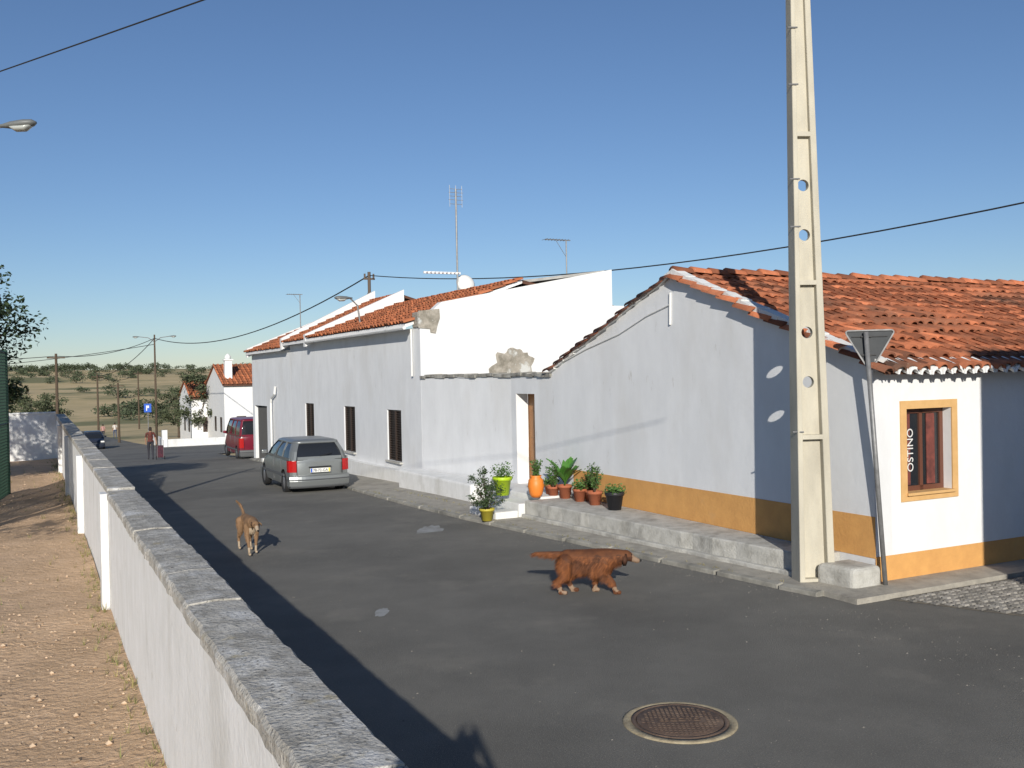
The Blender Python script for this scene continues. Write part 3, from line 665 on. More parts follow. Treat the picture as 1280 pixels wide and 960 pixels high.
    for sg in (-1,1):
        for fx in (.30,.64):
            x=glassb[0]+rf+(glassb[1]-glassb[0]-2*rf)*fx; a.box((x-.005,sg*Wd/2*.985-.01,.3),(x+.005,sg*Wd/2*.985+.012,belt-.04))
        a.box((-L*.34,sg*(Wd/2)-.012,.46),(L*.3,sg*(Wd/2)+.010,.53))
    a.make('seams_and_trim',bumper,rt,local=True)
    a=Acc()
    for sg in (-1,1): a.box((glassb[1]-.42,sg*(Wd/2+.08)-.08,belt),(glassb[1]-.32,sg*(Wd/2+.08)+.08,belt+.12))
    bev(a.make('mirrors',paint,rt,local=True),.03,3)
    xr=-L/2
    def curved_bar(name,x,sgx,z0,z1,w_,out,mat):
        V=[];F=[];n=16
        for i in range(n+1):
            y=-w_+2*w_*i/n; kx=abs(y)/(Wd/2); xx=x+sgx*(out-curve*(1 if sgx<0 else 1.8)*kx**3)
            V+=[(xx,y,z0+.02),(xx+sgx*.02,y,(z0+z1)/2),(xx,y,z1-.02),(xx-sgx*.03,y,z1),(xx-sgx*.3,y,z1),(xx-sgx*.3,y,z0),(xx-sgx*.02,y,z0)]
        for i in range(n):
            for q in range(7): F.append((i*7+q,i*7+(q+1)%7,(i+1)*7+(q+1)%7,(i+1)*7+q))
        F+= [tuple(range(7)),tuple(n*7+q for q in range(7))]
        obj(name,V,F,mat,rt,False,local=True)
    curved_bar('rear_bumper',xr,-1,.22,.50,Wd/2*.985,.05,paint if rear!='van' else bumper); curved_bar('bumper_strip',xr,-1,.36,.42,Wd/2*.99,.075,bumper); curved_bar('rear_skirt',xr,-1,.17,.27,Wd/2*.95,.03,bumper)
    curved_bar('front_bumper',L/2,1,.2,.5,Wd/2*.95,.05,paint if rear!='van' else bumper)
    a=Acc()
    for sg in (-1,1):
        z0=.60; z1=.60+(.30 if rear!='van' else .45)
        V=[]
        for yy,xo in ((Wd/2-.20,xr+curve*((Wd/2-.20)/(Wd/2))**3-.014),(Wd/2-.1,xr+curve*((Wd/2-.1)/(Wd/2))**3-.016),(Wd/2-.012,xr+curve+.0),(Wd/2+.006,xr+curve+.14)):
            V+=[(xo,sg*yy,z0),(xo+.01,sg*yy,z1)]
        V+=[(xr+.3,sg*(Wd/2-.2),z0),(xr+.3,sg*(Wd/2-.2),z1)]
        a.add(V,[(0,1,3,2),(2,3,5,4),(4,5,7,6),(6,7,9,8),(8,9,1,0),(0,2,4,6,8),(1,3,5,7,9)])
    a.make('tail_lamps',redl,rt,local=True)
    a=Acc(); a.box((xr-.03,-.27,.58),(xr-.008,.27,.69)); a.make('number_plate',whitep,rt,local=True)
    a=Acc(); a.box((xr-.033,.22,.585),(xr-.031,.26,.685)); a.make('plate_band_blue',blue,rt,local=True)
    a=Acc(); a.box((xr-.033,-.26,.585),(xr-.031,-.22,.685)); a.make('plate_band_yellow',yell,rt,local=True)
    cu=bpy.data.curves.new('pl','FONT'); cu.body='78-72-GA'; cu.size=.1; cu.extrude=.001; cu.align_x='CENTER'; cu.materials.append(black)
    to=bpy.data.objects.new('plate_text',cu); bpy.context.scene.collection.objects.link(to); to.parent=rt; to.location=(xr-.033,0,.60); to.rotation_euler=(math.radians(90),0,math.radians(-90))
    a=Acc(); a.box((xr-.022,-.3,.71),(xr+.02,.3,.735)); a.beam((glassb[0]-.04,0,belt+.06),(glassb[0]+.01,-.34,belt+.12),.02,.015)
    for y in (-Wd/2+.21,Wd/2-.21): a.box((xr-.006+curve*.35,y-.004,.52),(xr+.05+curve*.35,y+.004,belt-.03))
    a.make('tailgate_trim',black,rt,local=True)
    a=Acc()
    for sg in (-1,1): a.box((L/2-.3,sg*(Wd/2-.22)-.14,.60),(L/2-.08,sg*(Wd/2-.22)+.14,.73))
    bev(a.make('head_lamps',whitep,rt,local=True),.03,2)
    return rt
hd=math.atan2(D.y,D.x)
carst=[(-1.97,.34,.84,.74),(-1.95,.26,.93,.79),(-1.7,.2,.96,.815),(-.8,.18,.95,.825),(.4,.18,.94,.825),(.95,.18,.92,.82),(1.4,.2,.84,.80),(1.8,.24,.74,.76),(1.95,.3,.62,.70)]
cl=S(27.25,6.85,g(27.25)+0.0)
vehicle('parked_car',cl,hd,3.94,1.65,1.44,silver,carst,(-1.93,1.05,.775),(-1.66,.30,.62),.95,(-1.23,1.22),.29,'car')
vanst=[(-2.2,.4,1.12,.86),(-2.18,.3,1.17,.90),(-1.9,.24,1.19,.915),(0,.22,1.19,.92),(1.2,.22,1.18,.92),(1.6,.22,1.08,.9),(2.0,.26,.92,.86),(2.2,.34,.72,.80)]
vehicle('parked_van',S(48.1,9.55,g(48.1)),hd,4.4,1.84,1.96,maroon,vanst,(-2.18,1.55,.89),(-2.08,.95,.78),1.17,(-1.35,1.45),.31,'van',.06,.12)
vehicle('dark_parked_car',S(86,4.4,g(86)),hd+math.pi,3.94,1.65,1.44,darkp,carst,(-1.93,1.05,.775),(-1.66,.30,.62),.95,(-1.23,1.22),.29,'car')
# ---------------- figures by voxel-fused volumes
def fused(name,segs,ells,voxel,mats,pick,loc,rz,parent,smooth=3,scale=1):
    bm=bmesh.new()
    def sph(p,r,sc=(1,1,1),rotm=None):
        mt_=Matrix.Translation(p)@(rotm.to_4x4() if rotm else Matrix())@Matrix.Diagonal((r*sc[0],r*sc[1],r*sc[2],1)); bmesh.ops.create_icosphere(bm,subdivisions=2,radius=1,matrix=mt_)
    for p,r1,q,r2 in segs:
        p=Vector(p);q=Vector(q); L_=(q-p).length; k=max(2,int(L_/(min(r1,r2)*.35))+1)
        for i in range(k+1): f=i/k; sph(p.lerp(q,f),r1+(r2-r1)*f)
    for c,rad,ry in ells: sph(Vector(c),1,rad,Matrix.Rotation(math.radians(ry),3,'Y'))
    me=bpy.data.meshes.new('t'); bm.to_mesh(me); bm.free(); o=bpy.data.objects.new('t',me); bpy.context.scene.collection.objects.link(o)
    md=o.modifiers.new('r','REMESH'); md.mode='VOXEL'; md.voxel_size=voxel
    md=o.modifiers.new('s','SMOOTH'); md.factor=.5; md.iterations=smooth
    bpy.context.view_layer.update(); dg=bpy.context.evaluated_depsgraph_get(); m2=bpy.data.meshes.new_from_object(o.evaluated_get(dg)); bpy.data.objects.remove(o)
    m2.materials.clear()
    for m in mats: m2.materials.append(m)
    for pl in m2.polygons: pl.use_smooth=True; pl.material_index=pick(pl.center)
    o=bpy.data.objects.new(name,m2); bpy.context.scene.collection.objects.link(o); o.parent=parent; o.scale=(scale,)*3; return o
def dog(name,loc,rz,J,mats,pick,furlen,nf,ears,scale=1,tail=None,furdown=.8):
    rt=root(name,loc,rz)
    o=fused('body',J['segs'],J['ells'],.009,mats,pick,loc,rz,rt,3,scale)
    me=o.data; pol=me.polygons; tot=len(pol); A=Acc(); fm=[]
    for _ in range(nf):
        p=pol[random.randrange(tot)]; c=p.center; zf=c.z
        if c.x>J['face']: ln=furlen*.12
        elif zf<.12: ln=furlen*.3
        else: ln=furlen*U(.5,1.2)*(1.6 if (zf<.42 and zf>.2) or c.x<-.4 else 1)
        nrm=p.normal; d=(nrm*.35+Vector((-.6,0,-furdown))*.8).normalized()
        if c.x<-.42: d=(nrm*.3+Vector((-.7,0,-.5))).normalized()
        sdw=d.cross(nrm); 
        if sdw.length<.01: continue
        sdw=sdw.normalized()*.004
        c=c-nrm*.003; A.add([c-sdw,c+sdw,c+d*ln],[(0,1,2)]); fm.append(p.material_index)
    fo=obj('coat',A.V,A.F,mats,rt,False,A.rv,local=True,fm=fm,fix=False); fo.scale=(scale,)*3
    for sg in (-1,1):
        q=[Vector((p[0],p[1]*sg,p[2])) for p in ears]; n_=len(q)
        cen=sum(q,Vector())/n_; e=obj('ear',q+[cen+Vector((0,sg*.012,0)),cen-Vector((0,sg*.004,0))],[(i,(i+1)%n_,n_) for i in range(n_)]+[(i,(i+1)%n_,n_+1) for i in range(n_)],J['earmat'],rt,True,local=True); e.scale=(scale,)*3
        md=e.modifiers.new('s','SOLIDIFY'); md.thickness=.008
    nz=J['nose']; lathe('nose',[(.002,-.016),(.016,-.01),(.02,0),(.015,.012),(.002,.016)],[x*scale for x in nz],black,rt,10,True)
    for sg in (-1,1):
        ey_=J['eye']; lathe('eye',[(.001,-.01),(.008,-.006),(.011,0),(.008,.006),(.001,.01)],(ey_[0]*scale,ey_[1]*sg*scale,ey_[2]*scale),black,rt,8,True)
    return rt
fur_r=M('russet_fur',(.25,.085,.025),(.15,.05,.017),9,.8,rv=.45); fur_rd=M('dark_russet_fur',(.13,.045,.015),(.09,.03,.01),9,.8,rv=.4); fur_g=M('grey_muzzle_fur',(.42,.30,.21),(.3,.19,.12),9,.8,rv=.25)
fur_t=M('tan_fur',(.36,.21,.11),(.24,.14,.07),9,.85,rv=.3); fur_c=M('cream_fur',(.55,.44,.32),(.44,.33,.22),9,.85,rv=.2)
segs=[((-.30,0,.455),.115,(-.10,0,.44),.13),((-.10,0,.44),.13,(.10,0,.43),.15),((.10,0,.43),.15,(.22,0,.445),.135),
((.22,0,.455),.125,(.36,0,.475),.092),((.36,0,.475),.092,(.43,0,.475),.08),
((.44,0,.48),.075,(.50,0,.465),.06),((.50,0,.455),.050,(.60,0,.415),.035),
((-.36,0,.50),.045,(-.50,0,.515),.03),((-.50,0,.515),.03,(-.72,0,.525),.014),
((-.30,.08,.42),.105,(-.20,.09,.28),.062),((-.20,.09,.28),.058,(-.30,.09,.15),.033),((-.30,.09,.15),.033,(-.24,.09,.035),.029),((-.24,.09,.03),.030,(-.18,.09,.026),.027),
((-.32,-.08,.42),.105,(-.30,-.09,.27),.062),((-.30,-.09,.27),.058,(-.42,-.09,.17),.033),((-.42,-.09,.17),.033,(-.39,-.09,.04),.029),((-.39,-.09,.035),.030,(-.33,-.09,.026),.027),
((.17,.08,.40),.08,(.10,.085,.26),.05),((.10,.085,.26),.05,(.07,.085,.14),.034),((.07,.085,.14),.034,(.04,.085,.035),.03),((.04,.085,.03),.030,(.09,.085,.026),.027),
((.17,-.08,.40),.08,(.18,-.085,.26),.05),((.18,-.085,.26),.05,(.28,-.085,.15),.034),((.28,-.085,.15),.034,(.31,-.085,.04),.03),((.31,-.085,.035),.030,(.36,-.085,.026),.027)]
ells=[((.12,0,.38),(.19,.125,.17),10),((-.1,0,.38),(.24,.11,.13),0),((.455,0,.49),(.08,.066,.066),20)]
J=dict(segs=segs,ells=ells,face=.42,nose=(.635,0,.417),eye=(.525,.039,.497),earmat=fur_rd)
def pk(c):
    if c.x>.53: return 2
    if c.z<.10: return 2 if noise.noise(c*20)>0 else 0
    if noise.noise(c*6)>.15: return 1
    return 0
ears=[(.40,.06,.52),(.46,.07,.515),(.475,.09,.44),(.45,.097,.37),(.41,.095,.365),(.385,.085,.44)]
dog('russet_dog',(.99,12.62,0),math.radians(-4),J,[fur_r,fur_rd,fur_g],pk,.055,22000,ears,1.02)
segs=[((-.30,0,.50),.075,(-.08,0,.50),.075),((-.08,0,.50),.08,(.12,0,.48),.105),((.12,0,.48),.105,(.22,0,.49),.09),
((.22,0,.50),.075,(.34,0,.50),.055),((.34,0,.50),.055,(.41,0,.485),.056),((.41,0,.485),.055,(.46,0,.465),.045),((.46,0,.46),.038,(.56,0,.415),.024),
((-.34,0,.53),.03,(-.42,0,.60),.022),((-.42,0,.60),.022,(-.46,-.03,.70),.018),((-.46,-.03,.70),.018,(-.43,-.10,.77),.012),
((-.28,.07,.46),.075,(-.20,.075,.30),.045),((-.20,.075,.30),.042,(-.31,.075,.17),.022),((-.31,.075,.17),.022,(-.26,.075,.035),.02),((-.26,.075,.028),.022,(-.20,.075,.024),.022),
((-.30,-.07,.46),.075,(-.28,-.075,.30),.045),((-.28,-.075,.30),.042,(-.42,-.075,.19),.022),((-.42,-.075,.19),.022,(-.40,-.075,.035),.02),((-.40,-.075,.028),.022,(-.35,-.075,.024),.022),
((.17,.07,.44),.055,(.13,.075,.28),.035),((.13,.075,.28),.034,(.12,.07,.14),.022),((.12,.07,.14),.022,(.10,.07,.035),.02),((.10,.07,.028),.022,(.15,.07,.024),.022),
((.17,-.07,.44),.055,(.18,-.075,.28),.035),((.18,-.075,.28),.034,(.26,-.07,.15),.022),((.26,-.07,.15),.022,(.28,-.07,.035),.02),((.28,-.07,.028),.022,(.33,-.07,.024),.022)]
ells=[((.13,0,.44),(.13,.085,.14),10),((-.05,0,.46),(.2,.075,.09),0),((.42,0,.495),(.06,.055,.05),20)]
J=dict(segs=segs,ells=ells,face=.36,nose=(.585,0,.415),eye=(.475,.032,.49),earmat=fur_t)
def pk2(c):
    if c.x>.50 or c.z<.12: return 1
    if c.x>.15 and c.z<.42 and abs(c.y)<.05: return 1
    return 0
ears=[(.37,.045,.53),(.42,.05,.525),(.435,.085,.50),(.43,.098,.45),(.39,.09,.46)]
dog('tan_dog',(-4.46,16.1,0),math.atan2(-.88,.47),J,[fur_t,fur_c],pk2,.02,9000,ears,1.08)
# ---------------- people
def person(name,loc,rz,h,top,bottom,skin,hair,arms='walk',skirt=False,legs=.18,hairlen=.0):
    rt=root(name,loc,rz); k=h/1.7
    L=legs
    segs=[((0,0,.97),.13,(0,0,1.15),.12),((0,0,1.15),.12,(0,0,1.36),.13),((0,-.14,1.40),.065,(0,.14,1.40),.065),((0,0,1.42),.055,(.01,0,1.52),.05),
    ((0,.09,.95),.095,(L*.55,.09,.52),.06),((L*.55,.09,.52),.058,(L*.6,.09,.10),.038),((L*.6,.09,.06),.038,(L*.6+.15,.10,.03),.03),
    ((0,-.09,.95),.095,(-L*.35,-.09,.52),.06),((-L*.35,-.09,.52),.058,(-L*1.1,-.09,.14),.038),((-L*1.1,-.09,.10),.038,(-L*1.1+.13,-.10,.03),.03)]
    if arms=='walk':
        pts=[((0,.19,1.38),(-.06,.23,1.12),(.04,.23,.88)),((0,-.19,1.38),(.02,-.23,1.12),(.10,-.22,.88))]
    elif arms=='pull':
        pts=[((0,.19,1.38),(.04,.24,1.12),(.12,.22,.90)),((0,-.19,1.38),(-.05,-.25,1.12),(-.13,-.28,.90))]
    else:
        pts=[((0,.19,1.38),(.18,.25,1.25),(.30,.08,1.58)),((0,-.19,1.38),(.18,-.25,1.25),(.30,-.08,1.58))]
    for a_,b_,c_ in pts:
        segs+=[(a_,.052,b_,.042),(b_,.04,c_,.028)]
        c_=Vector(c_); dv=(c_-Vector(b_)).normalized(); sd=Vector((0,1,0)) if abs(dv.y)<.5 else Vector((1,0,0))
        palm=c_+dv*.07; segs.append((c_,.027,palm,.03)); sd2=dv.cross(sd).normalized()
        for f in range(4): b0=palm+sd2*(-.028+.019*f); segs.append((b0,.0095,b0+dv*(.06+.01*(f in(1,2)))+sd*.015,.008))
        segs.append((c_+dv*.03+sd2*.03,.011,c_+dv*.075+sd2*.055,.009))
    ells=[((.02,0,1.61),(.095,.075,.115),0),((0,0,1.2),(.11,.155,.2),0),((-.01,0,.98),(.13,.165,.13),0),((.11,0,1.59),(.02,.013,.02),0),((.02,.078,1.60),(.015,.01,.03),0),((.02,-.078,1.60),(.015,.01,.03),0),((-.012,0,1.64),(.1,.085,.105),0)]
    if hairlen: ells.append(((-.06,0,1.54),(.06,.08,.12),0))
    def pick(c):
        if c.z>1.5:
            if c.x<.03 and c.z>1.50+.02 or c.z>1.685: return 3
            return 2
        if c.z>1.46 and abs(c.y)<.08: return 2
        if abs(c.y)>.17 and c.z<1.18 and c.z>.68: return 2
        if c.z>.96: return 0
        if c.z<.07: return 4
        return 1
    fused('figure',segs,ells,.014,[top,bottom,skin,hair,M('shoe_'+name,(.03,.025,.02))],pick,loc,rz,rt,2,k)
    for sg in (-1,1): lathe('eye',[(.001,-.01),(.01,0),(.001,.01)],(.108*k,.03*sg*k,1.615*k),black,rt,8,True)
    return rt
skin=M('skin',(.36,.20,.13)); hair=M('dark_hair',(.03,.02,.015)); 
person('walking_woman',(-18.75,49.6,g(52.7)),hd,1.66,M('red_top',(.16,.04,.025),(.06,.02,.02),12),M('dark_trousers',(.03,.03,.04)),skin,hair,'pull',hairlen=1)
tl=Vector((-18.22,49.5,g(52.4))); tr=root('shopping_trolley',tl,hd)
a=Acc(); a.box((-.13,-.17,.1),(.13,.17,.72)); bev(a.make('bag',M('trolley_cloth',(.10,.02,.035),(.03,.015,.025),9),tr,local=True),.04,3)
a=Acc(); a.tube([(-.14,-.15,.1),(-.14,-.15,1.0),(-.14,.15,1.0),(-.14,.15,.1)],.012,6); a.make('handle',greym,tr,local=True)
for sg in (-1,1): lathe('wheel',[(.02,-.015),(.09,-.015),(.09,.015),(.02,.015)],(-.1,.2*sg,.09),dark,tr,14,True,Matrix.Rotation(math.radians(90),3,'X'))
light=M('light_shirt',(.6,.55,.5)); blued=M('denim',(.06,.08,.14))
person('distant_man',(-45.2,109,g(117.6)),hd+.2,1.78,light,blued,skin,hair)
person('distant_woman',(-46.3,108.4,g(117.6)),hd-.1,1.65,M('pink_shirt',(.45,.25,.22)),M('dark_skirt',(.04,.04,.05)),skin,hair)
person('photographer',(-.17,-.55,1.27),math.radians(90),1.76,M('blue_shirt',(.1,.15,.3)),blued,skin,hair,'hold',legs=.03)
a=Acc(); a.box((-.9,-1.6,-.05),(.6,-.1,1.27)); bev(a.make('masonry_block',conc),.03)
# ---------------- pots
def pot(name,c,r,h,mat,kind,ph,style='pot'):
    c=Vector(c); rt=root(name,c)
    if style=='jar': pr=[(r*.55,0),(r*.8,h*.15),(r,h*.5),(r*.9,h*.8),(r*.6,h*.92),(r*.75,h),(r*.65,h),(r*.5,h*.9)]
    else: pr=[(r*.66,0),(r*.9,h*.8),(r*1.0,h*.8),(r*1.04,h),(r*.93,h),(r*.88,h*.88),(.01,h*.88)]
    lathe('pot',pr,c,mat,rt); lathe('soil',[(r*.6,h*.9),(.01,h*.91)],c,soil,rt)
    b=c+Z*h*.88
    a=Acc()
    if kind=='broad':
        for i in range(22):
            th=U(0,6.28); out=U(.06,.32)*ph/.45; hh=ph*U(.55,1.05); wd=U(.05,.085)
            dr=Vector((math.cos(th),math.sin(th),0)); sdv=Vector((-dr.y,dr.x,0)); pts=[]
            for k in range(7):
                f=k/6; p=b+dr*out*f**1.6*1.3+Z*(hh*(1.25*f-.35*f*f)); ww=wd*max(0.06,math.sin(max(0,(f-.25)/.75)*math.pi))**.8 if f>.3 else .006
                pts+=[p-sdv*ww+Z*.012,p-Z*.006,p+sdv*ww+Z*.012]
            a.add(pts,[(3*k,3*k+1,3*k+4,3*k+3) for k in range(6)]+[(3*k+1,3*k+2,3*k+5,3*k+4) for k in range(6)])
        obj('foliage',a.V,a.F,leafC,rt,True,a.rv,fix=False)
    elif kind=='shrub':
        st=Acc()
        for i in range(30):
            th=U(0,6.28); rr=U(.2,1); q=b+Vector((math.cos(th)*ph*.46*rr,math.sin(th)*ph*.46*rr,ph*U(.1,.95)*(1.1-.35*rr))); st.tube([b,b.lerp(q,.5)+Z*.04,q],.007,5,.003); leaves(a,q,(ph*.14,)*3,60,.026,.1); leaves(a,b.lerp(q,.6),(ph*.1,)*3,22,.024,.1)
        st.make('stems',bark,rt); obj('foliage',a.V,a.F,leafB,rt,False,a.rv,fix=False)
    elif kind=='thin':
        st=Acc()
        for i in range(12):
            th=U(0,6.28); q=b+Vector((math.cos(th)*ph*.34*U(.2,1),math.sin(th)*ph*.34*U(.2,1),ph*U(.5,1))); st.tube([b,b.lerp(q,.5),q],.005,5,.002)
            for f in (.3,.45,.6,.8,1): leaves(a,b.lerp(q,f),(.055,)*3,8,.032,.1)
        st.make('stems',bark,rt); obj('foliage',a.V,a.F,leafA,rt,False,a.rv,fix=False)
    else:
        leaves(a,b+Z*ph*.4,(r*1.4,r*1.4,ph*.6),380,.032,.15); obj('foliage',a.V,a.F,leafA,rt,False,a.rv,fix=False)
    return rt
pot('potted_shrub',(-.54,18.7,.06),.15,.24,yelp,'shrub',.80)
pot('potted_plant',(-.24,19.75,.42),.20,.38,limep,'bush',.36)
pot('potted_plant',(.44,19.3,.42),.165,.44,orangep,'thin',.38,'jar')
pot('potted_plant',(.76,19.8,.38),.14,.24,terr,'bush',.2)
pot('potted_plant',(1.03,19.35,.38),.15,.27,terr,'broad',.62)
pot('potted_plant',(.80,19.55,.38),.13,.22,terr,'thin',.55)
pot('potted_plant',(1.29,18.85,.38),.14,.25,terr,'bush',.22)
pot('potted_plant',(1.54,18.3,.38),.15,.26,terr,'thin',.56)
pot('potted_plant',(1.5,18.85,.38),.13,.22,terr,'thin',.5)
pot('potted_plant',(1.84,17.6,.38),.18,.33,blackp,'bush',.2)
# ---------------- roof furniture
AN=root('television_antenna',S(29.4,12.7,5.6)); base=S(29.4,12.75,5.6); a=Acc(); tp=base+Z*3.5; a.tube([base,tp],.03,6)
for dz,w_ in ((0,.22),(-.12,.26),(-.24,.22),(-.36,.26),(-.5,.22)): a.beam(tp+Z*dz-N*w_,tp+Z*dz+N*w_,.014)
for x in (-.22,0,.22): a.beam(tp+N*x+Z*.12,tp+N*x-Z*.6,.014)
a.make('mast',greym,AN); a=Acc(); a.beam(base+Z*.7-N*1.2,base+Z*.7+N*.1,.07)
for k in range(9): a.beam(base+Z*.7-N*(.14*k)+D*.2,base+Z*.7-N*(.14*k)-D*.2,.025)
a.make('yagi',white,AN)
SD=root('satellite_dish',base+N*.3); T=Matrix.Rotation(math.radians(70),3,'X')
lathe('dish',[(.01,.10),(.15,.085),(.28,.03),(.33,-.03),(.325,-.035),(.28,.02),(.15,.075)],base+N*.3+Z*.38,whitep,SD,24,False,Matrix.Rotation(math.radians(25),3,'Z')@T)
a=Acc(); a.tube([base+N*.05,base+N*.05+Z*.3,base+N*.25+Z*.35],.02,6); a.make('bracket',greym,SD)
def ant(p,h,w_):
    r=root('television_antenna',p); p=Vector(p); a=Acc(); a.tube([p,p+Z*h],.022,6); q=p+Z*h; a.beam(q-N*w_,q+N*w_*.2,.03)
    for k in range(8): a.beam(q-N*(w_*k/7)+D*.22,q-N*(w_*k/7)-D*.22,.012)
    a.beam(p+Z*h*.8,q-N*w_*.5,.012)
    a.make('mast',greym,r)
ant(S(29.5,17,4.6),3.0,.85); ant(S(44.2,11.2,4.8),2.0,.6); ant(S(14,21,4.1),1.0,.6)
RP=Vector((-6.15,42,4.5)); rp=root('rooftop_service_pole',RP); a=Acc(); a.tube([RP,RP+Z*3.0],.07,8); a.beam(RP+Z*2.7-N*.25,RP+Z*2.7+N*.25,.08)
for x in (-.2,.2): a.tube([RP+Z*2.74+N*x,RP+Z*2.92+N*x],.04,6)
a.beam(RP+Z*1.5-N*.3,RP+Z*2.2,.05); a.make('pole',M('weathered_wood',(.12,.09,.07)),rp)
lens=M('lens',(.4,.42,.4),rough=.2); lampg=M('lamp_housing',(.14,.15,.15),rough=.5)
def luminaire(q,dv,r):
    V=[]; sd=Z.cross(dv).normalized(); n=10
    prof=[(-.08,.03,.0),(0,.05,.01),(.12,.09,.03),(.32,.11,.04),(.46,.09,.02),(.52,.03,0)]
    for x,w_,zo in prof:
        for k in range(n): an=2*math.pi*k/n; V.append(q+dv*x+sd*w_*math.cos(an)+Z*(w_*.6*math.sin(an)))
    F=[(i*n+k,i*n+(k+1)%n,(i+1)*n+(k+1)%n,(i+1)*n+k) for i in range(5) for k in range(n)]+[tuple(range(n)),tuple(5*n+k for k in range(n))]
    obj('housing',V,F,lampg,r,True)
    V=[];P2=[(.1,.06,-.03),(.2,.09,-.10),(.35,.09,-.11),(.47,.05,-.04)]
    for x,w_,zo in P2:
        for k in range(n): an=2*math.pi*k/n; V.append(q+dv*x+sd*w_*math.cos(an)+Z*(zo*.6+abs(zo)*.5*math.sin(an)))
    obj('lens',V,[(i*n+k,i*n+(k+1)%n,(i+1)*n+(k+1)%n,(i+1)*n+k) for i in range(3) for k in range(n)]+[tuple(range(n)),tuple(3*n+k for k in range(n))],lens,r,True)
def lamp(name,base,h,dirn,arm,two=False,pr=.09,mat=concl):
    base=Vector(base); r=root(name,base); a=Acc(); a.tube([base,base+Z*h],pr,8,pr*.6); a.make('pole',mat,r,True)
    for sg in ((1,-1) if two else (1,)):
        q=base+Z*(h-.4)+dirn*arm*sg+Z*.25; a=Acc(); a.tube([base+Z*(h-.6),base+Z*(h-.4)+dirn*arm*.4*sg+Z*.15,q],.03,6); a.make('arm',greym,r)
        luminaire(q,dirn*sg,r)
q=Vector((-7.85,15,6.93)); r=root('street_lamp',Vector((-9.2,15,.4))); a=Acc(); a.tube([(-9.2,15,.4),(-9.2,15,7.5)],.11,8,.07); a.make('pole',concl,r); a=Acc(); a.tube([(-9.2,15,6.7),(-8.6,15,6.86),q],.03,6); a.make('arm',greym,r); luminaire(q,Vector((1,0,.08)).normalized(),r)
r=root('wall_street_lamp',S(30.4,9.4,4.6)); a=Acc(); a.tube([S(30.4,9.7,4.5),S(30.4,9.6,5.25),S(30.4,9.35,5.5)],.03,6); a.make('arm',greym,r); luminaire(S(30.4,9.35,5.5),-N,r)
lamp('street_lamp',(-29.7,80,g(84.9)),9.3,Vector((1,0,0)),1.3,True,.11,bark)
for (x,y,h) in ((-33.2,70,7.4),(-47.5,110,7.5),(-54.5,140,8.5),(-39,95,6)):
    sp=Vector((x,y,0)).dot(D); b=Vector((x,y,g(sp)-.1)); r=root('utility_pole',b); a=Acc(); a.tube([b,b+Z*h],.13,7,.09); a.beam(b+Z*(h-.3)-N*.6,b+Z*(h-.3)+N*.6,.1); a.make('pole',bark,r)
bs=Vector((-30.0,79,g(84))); r=root('blue_road_sign',bs); a=Acc(); a.tube([bs,bs+Z*3.6],.035,6); a.make('post',greym,r); a=Acc(); c=bs+Z*3.2; a.box((c.x-.3,c.y-.07,c.z-.35),(c.x+.3,c.y-.05,c.z+.35)); a.make('panel',blue,r); a=Acc(); a.box((c.x-.12,c.y-.08,c.z-.22),(c.x-.04,c.y-.071,c.z+.2));a.box((c.x-.035,c.y-.08,c.z+.0),(c.x+.12,c.y-.071,c.z+.2)); a.make('symbol',whitep,r)
def wire(a,p,q,sag,r=.014,n=24):
    p=Vector(p);q=Vector(q); a.tube([p.lerp(q,i/n)-Z*(4*sag*(i/n)*(1-i/n)) for i in range(n+1)],r,5)
a=Acc(); wp=Vector((-29.7,80,g(84.9)+9.0))
wire(a,RP+Z*2.85,(14,17,6.75),.95,.02); wire(a,(14,17,6.75),(40,-14,7.2),.8,.02)
wire(a,RP+Z*2.85,wp,1.4,.03); wire(a,(-9.2,15,7.35),(3,5,6.4),.02,.009)
wire(a,wp,(-33.2,70,g(77)+7.1),.5,.025); wire(a,wp,(-47.5,110,g(119)+7.2),.8,.03); wire(a,(-33.2,70,g(77)+7.1),(-60,60,5.2),.6,.025); wire(a,(-47.5,110,g(119)+7.2),(-54.5,140,g(149)+8.2),.8,.03)
wire(a,wp-Z*.5,(-70,85,4.5),1,.025); wire(a,(-9.2,15,7.3),(-45,50,7),.7,.012)
a.make('overhead_wires',M('cable_black',(.015,.015,.015)))
# ---------------- vegetation
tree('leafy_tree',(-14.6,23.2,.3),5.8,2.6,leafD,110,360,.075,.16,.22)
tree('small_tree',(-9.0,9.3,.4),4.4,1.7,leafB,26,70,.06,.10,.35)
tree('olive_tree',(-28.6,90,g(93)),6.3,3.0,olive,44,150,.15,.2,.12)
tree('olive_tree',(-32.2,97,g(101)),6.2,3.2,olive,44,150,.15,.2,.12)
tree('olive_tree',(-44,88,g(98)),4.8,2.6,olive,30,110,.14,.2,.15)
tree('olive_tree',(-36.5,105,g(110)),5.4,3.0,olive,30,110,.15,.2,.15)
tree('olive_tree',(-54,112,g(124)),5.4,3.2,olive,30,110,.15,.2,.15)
a=Acc()
for i in range(30):
    s=U(38,50); t=U(-9,-.8); leaves(a,S(s,t,g(s)+U(.6,2.6)),(.8,.8,.6),190,.08,.2)
obj('garden_shrubs',a.V,a.F,leafA,None,rv=a.rv,fix=False)
a=Acc()
for i in range(26):
    s=U(55,84); t=U(-5,-.6); leaves(a,S(s,t,g(s)+U(.3,1.4)),(1.1,1.1,.8),130,.11,.2)
obj('verge_shrubs',a.V,a.F,olive,None,rv=a.rv,fix=False)
a=Acc()
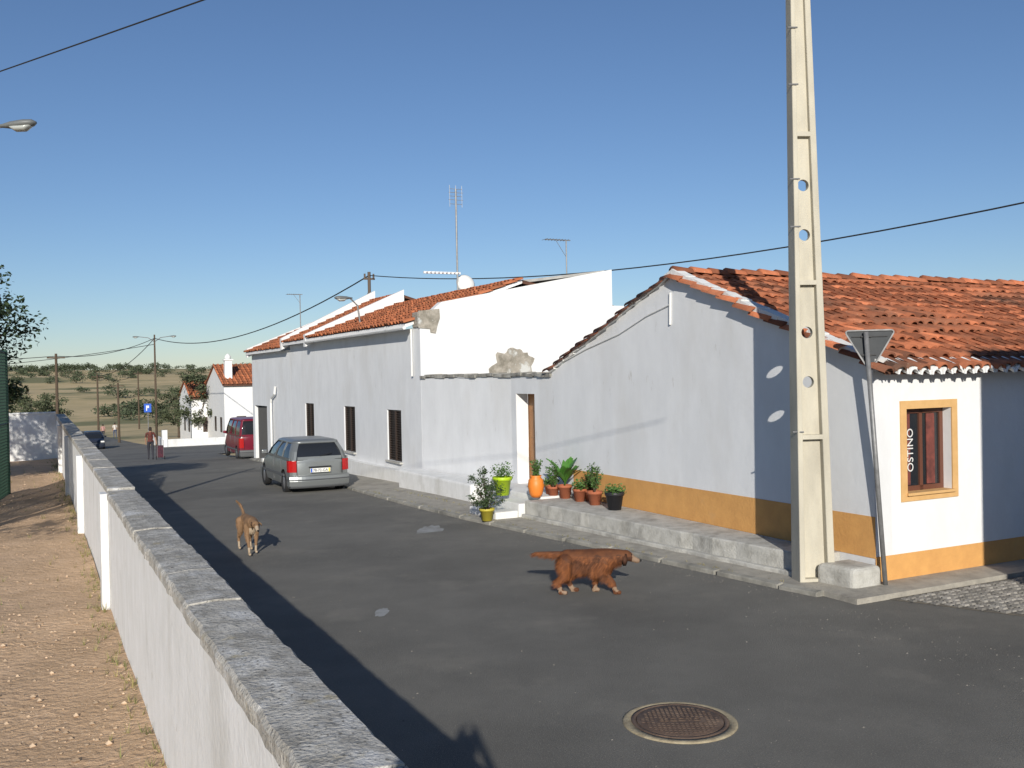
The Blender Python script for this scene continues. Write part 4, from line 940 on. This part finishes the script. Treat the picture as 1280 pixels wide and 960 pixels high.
for i in range(620):
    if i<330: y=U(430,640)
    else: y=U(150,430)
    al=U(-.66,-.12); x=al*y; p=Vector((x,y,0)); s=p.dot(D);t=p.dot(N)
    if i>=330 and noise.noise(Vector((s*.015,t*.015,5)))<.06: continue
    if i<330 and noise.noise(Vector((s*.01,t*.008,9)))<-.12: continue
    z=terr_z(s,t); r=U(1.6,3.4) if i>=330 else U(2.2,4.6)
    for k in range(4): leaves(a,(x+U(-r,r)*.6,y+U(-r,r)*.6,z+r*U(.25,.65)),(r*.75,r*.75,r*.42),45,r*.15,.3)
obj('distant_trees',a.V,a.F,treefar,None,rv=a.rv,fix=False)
GF=root('green_mesh_fence',(-11.9,22,.3)); a=Acc()
p0=Vector((-11.75,22.3,.2)); p1=p0-D*7-N*.9
for i in range(5):
    p=p0.lerp(p1,i/4); a.tube([p,p+Z*3.5],.045,8)
for z in (.15,1.8,3.45): a.tube([p0+Z*z,p1+Z*z],.022,6)
a.make('posts_and_rails',greenf,GF); a=Acc()
Lf=(p1-p0).length; ef=(p1-p0).normalized(); k=0
while k*.07<Lf: a.beam(p0+ef*k*.07+Z*.15,p0+ef*k*.07+Z*3.45,.012); k+=1
for j in range(47): a.beam(p0+Z*(.2+j*.07),p1+Z*(.2+j*.07),.012)
a.make('mesh',greenf,GF)
# ---------------- light, sky, camera
tan_el=.37; sd=Vector((-.03,1,-tan_el)).normalized()
sun=bpy.data.lights.new('sun','SUN'); sun.energy=4.7; sun.angle=math.radians(.5); sun.color=(1,.945,.85)
so=bpy.data.objects.new('sun',sun); bpy.context.scene.collection.objects.link(so); so.rotation_euler=sd.to_track_quat('-Z','Y').to_euler()
w=bpy.data.worlds.new('World'); bpy.context.scene.world=w; w.use_nodes=True; nt=w.node_tree
sk=nt.nodes.new('ShaderNodeTexSky'); sk.sky_type='NISHITA'; sk.sun_disc=False; sk.sun_elevation=math.atan(tan_el); sk.sun_rotation=math.radians(180); sk.air_density=1.0; sk.dust_density=.15; sk.ozone_density=4.0; sk.altitude=300
mx=nt.nodes.new('ShaderNodeMix'); mx.data_type='RGBA'; mx.blend_type='MULTIPLY'; mx.inputs[0].default_value=1; mx.inputs[7].default_value=(.80,.80,.86,1)
nt.links.new(sk.outputs[0],mx.inputs[6])
bg=nt.nodes['Background']; bg.inputs[1].default_value=.105; nt.links.new(mx.outputs[2],bg.inputs[0])
cam=bpy.data.cameras.new('camera'); cam.sensor_width=36; cam.lens=1200/1280*36; cam.clip_end=8000; cam.clip_start=.05
co=bpy.data.objects.new('camera',cam); bpy.context.scene.collection.objects.link(co)
co.matrix_world=Matrix.Translation((0,0,2.9))@Matrix.Rotation(math.radians(90)-12/1200,4,'X')@Matrix.Rotation(-.02,4,'Z')
bpy.context.scene.camera=co
sc=bpy.context.scene; sc.view_settings.view_transform='Standard'; sc.view_settings.look='None'; sc.view_settings.exposure=0
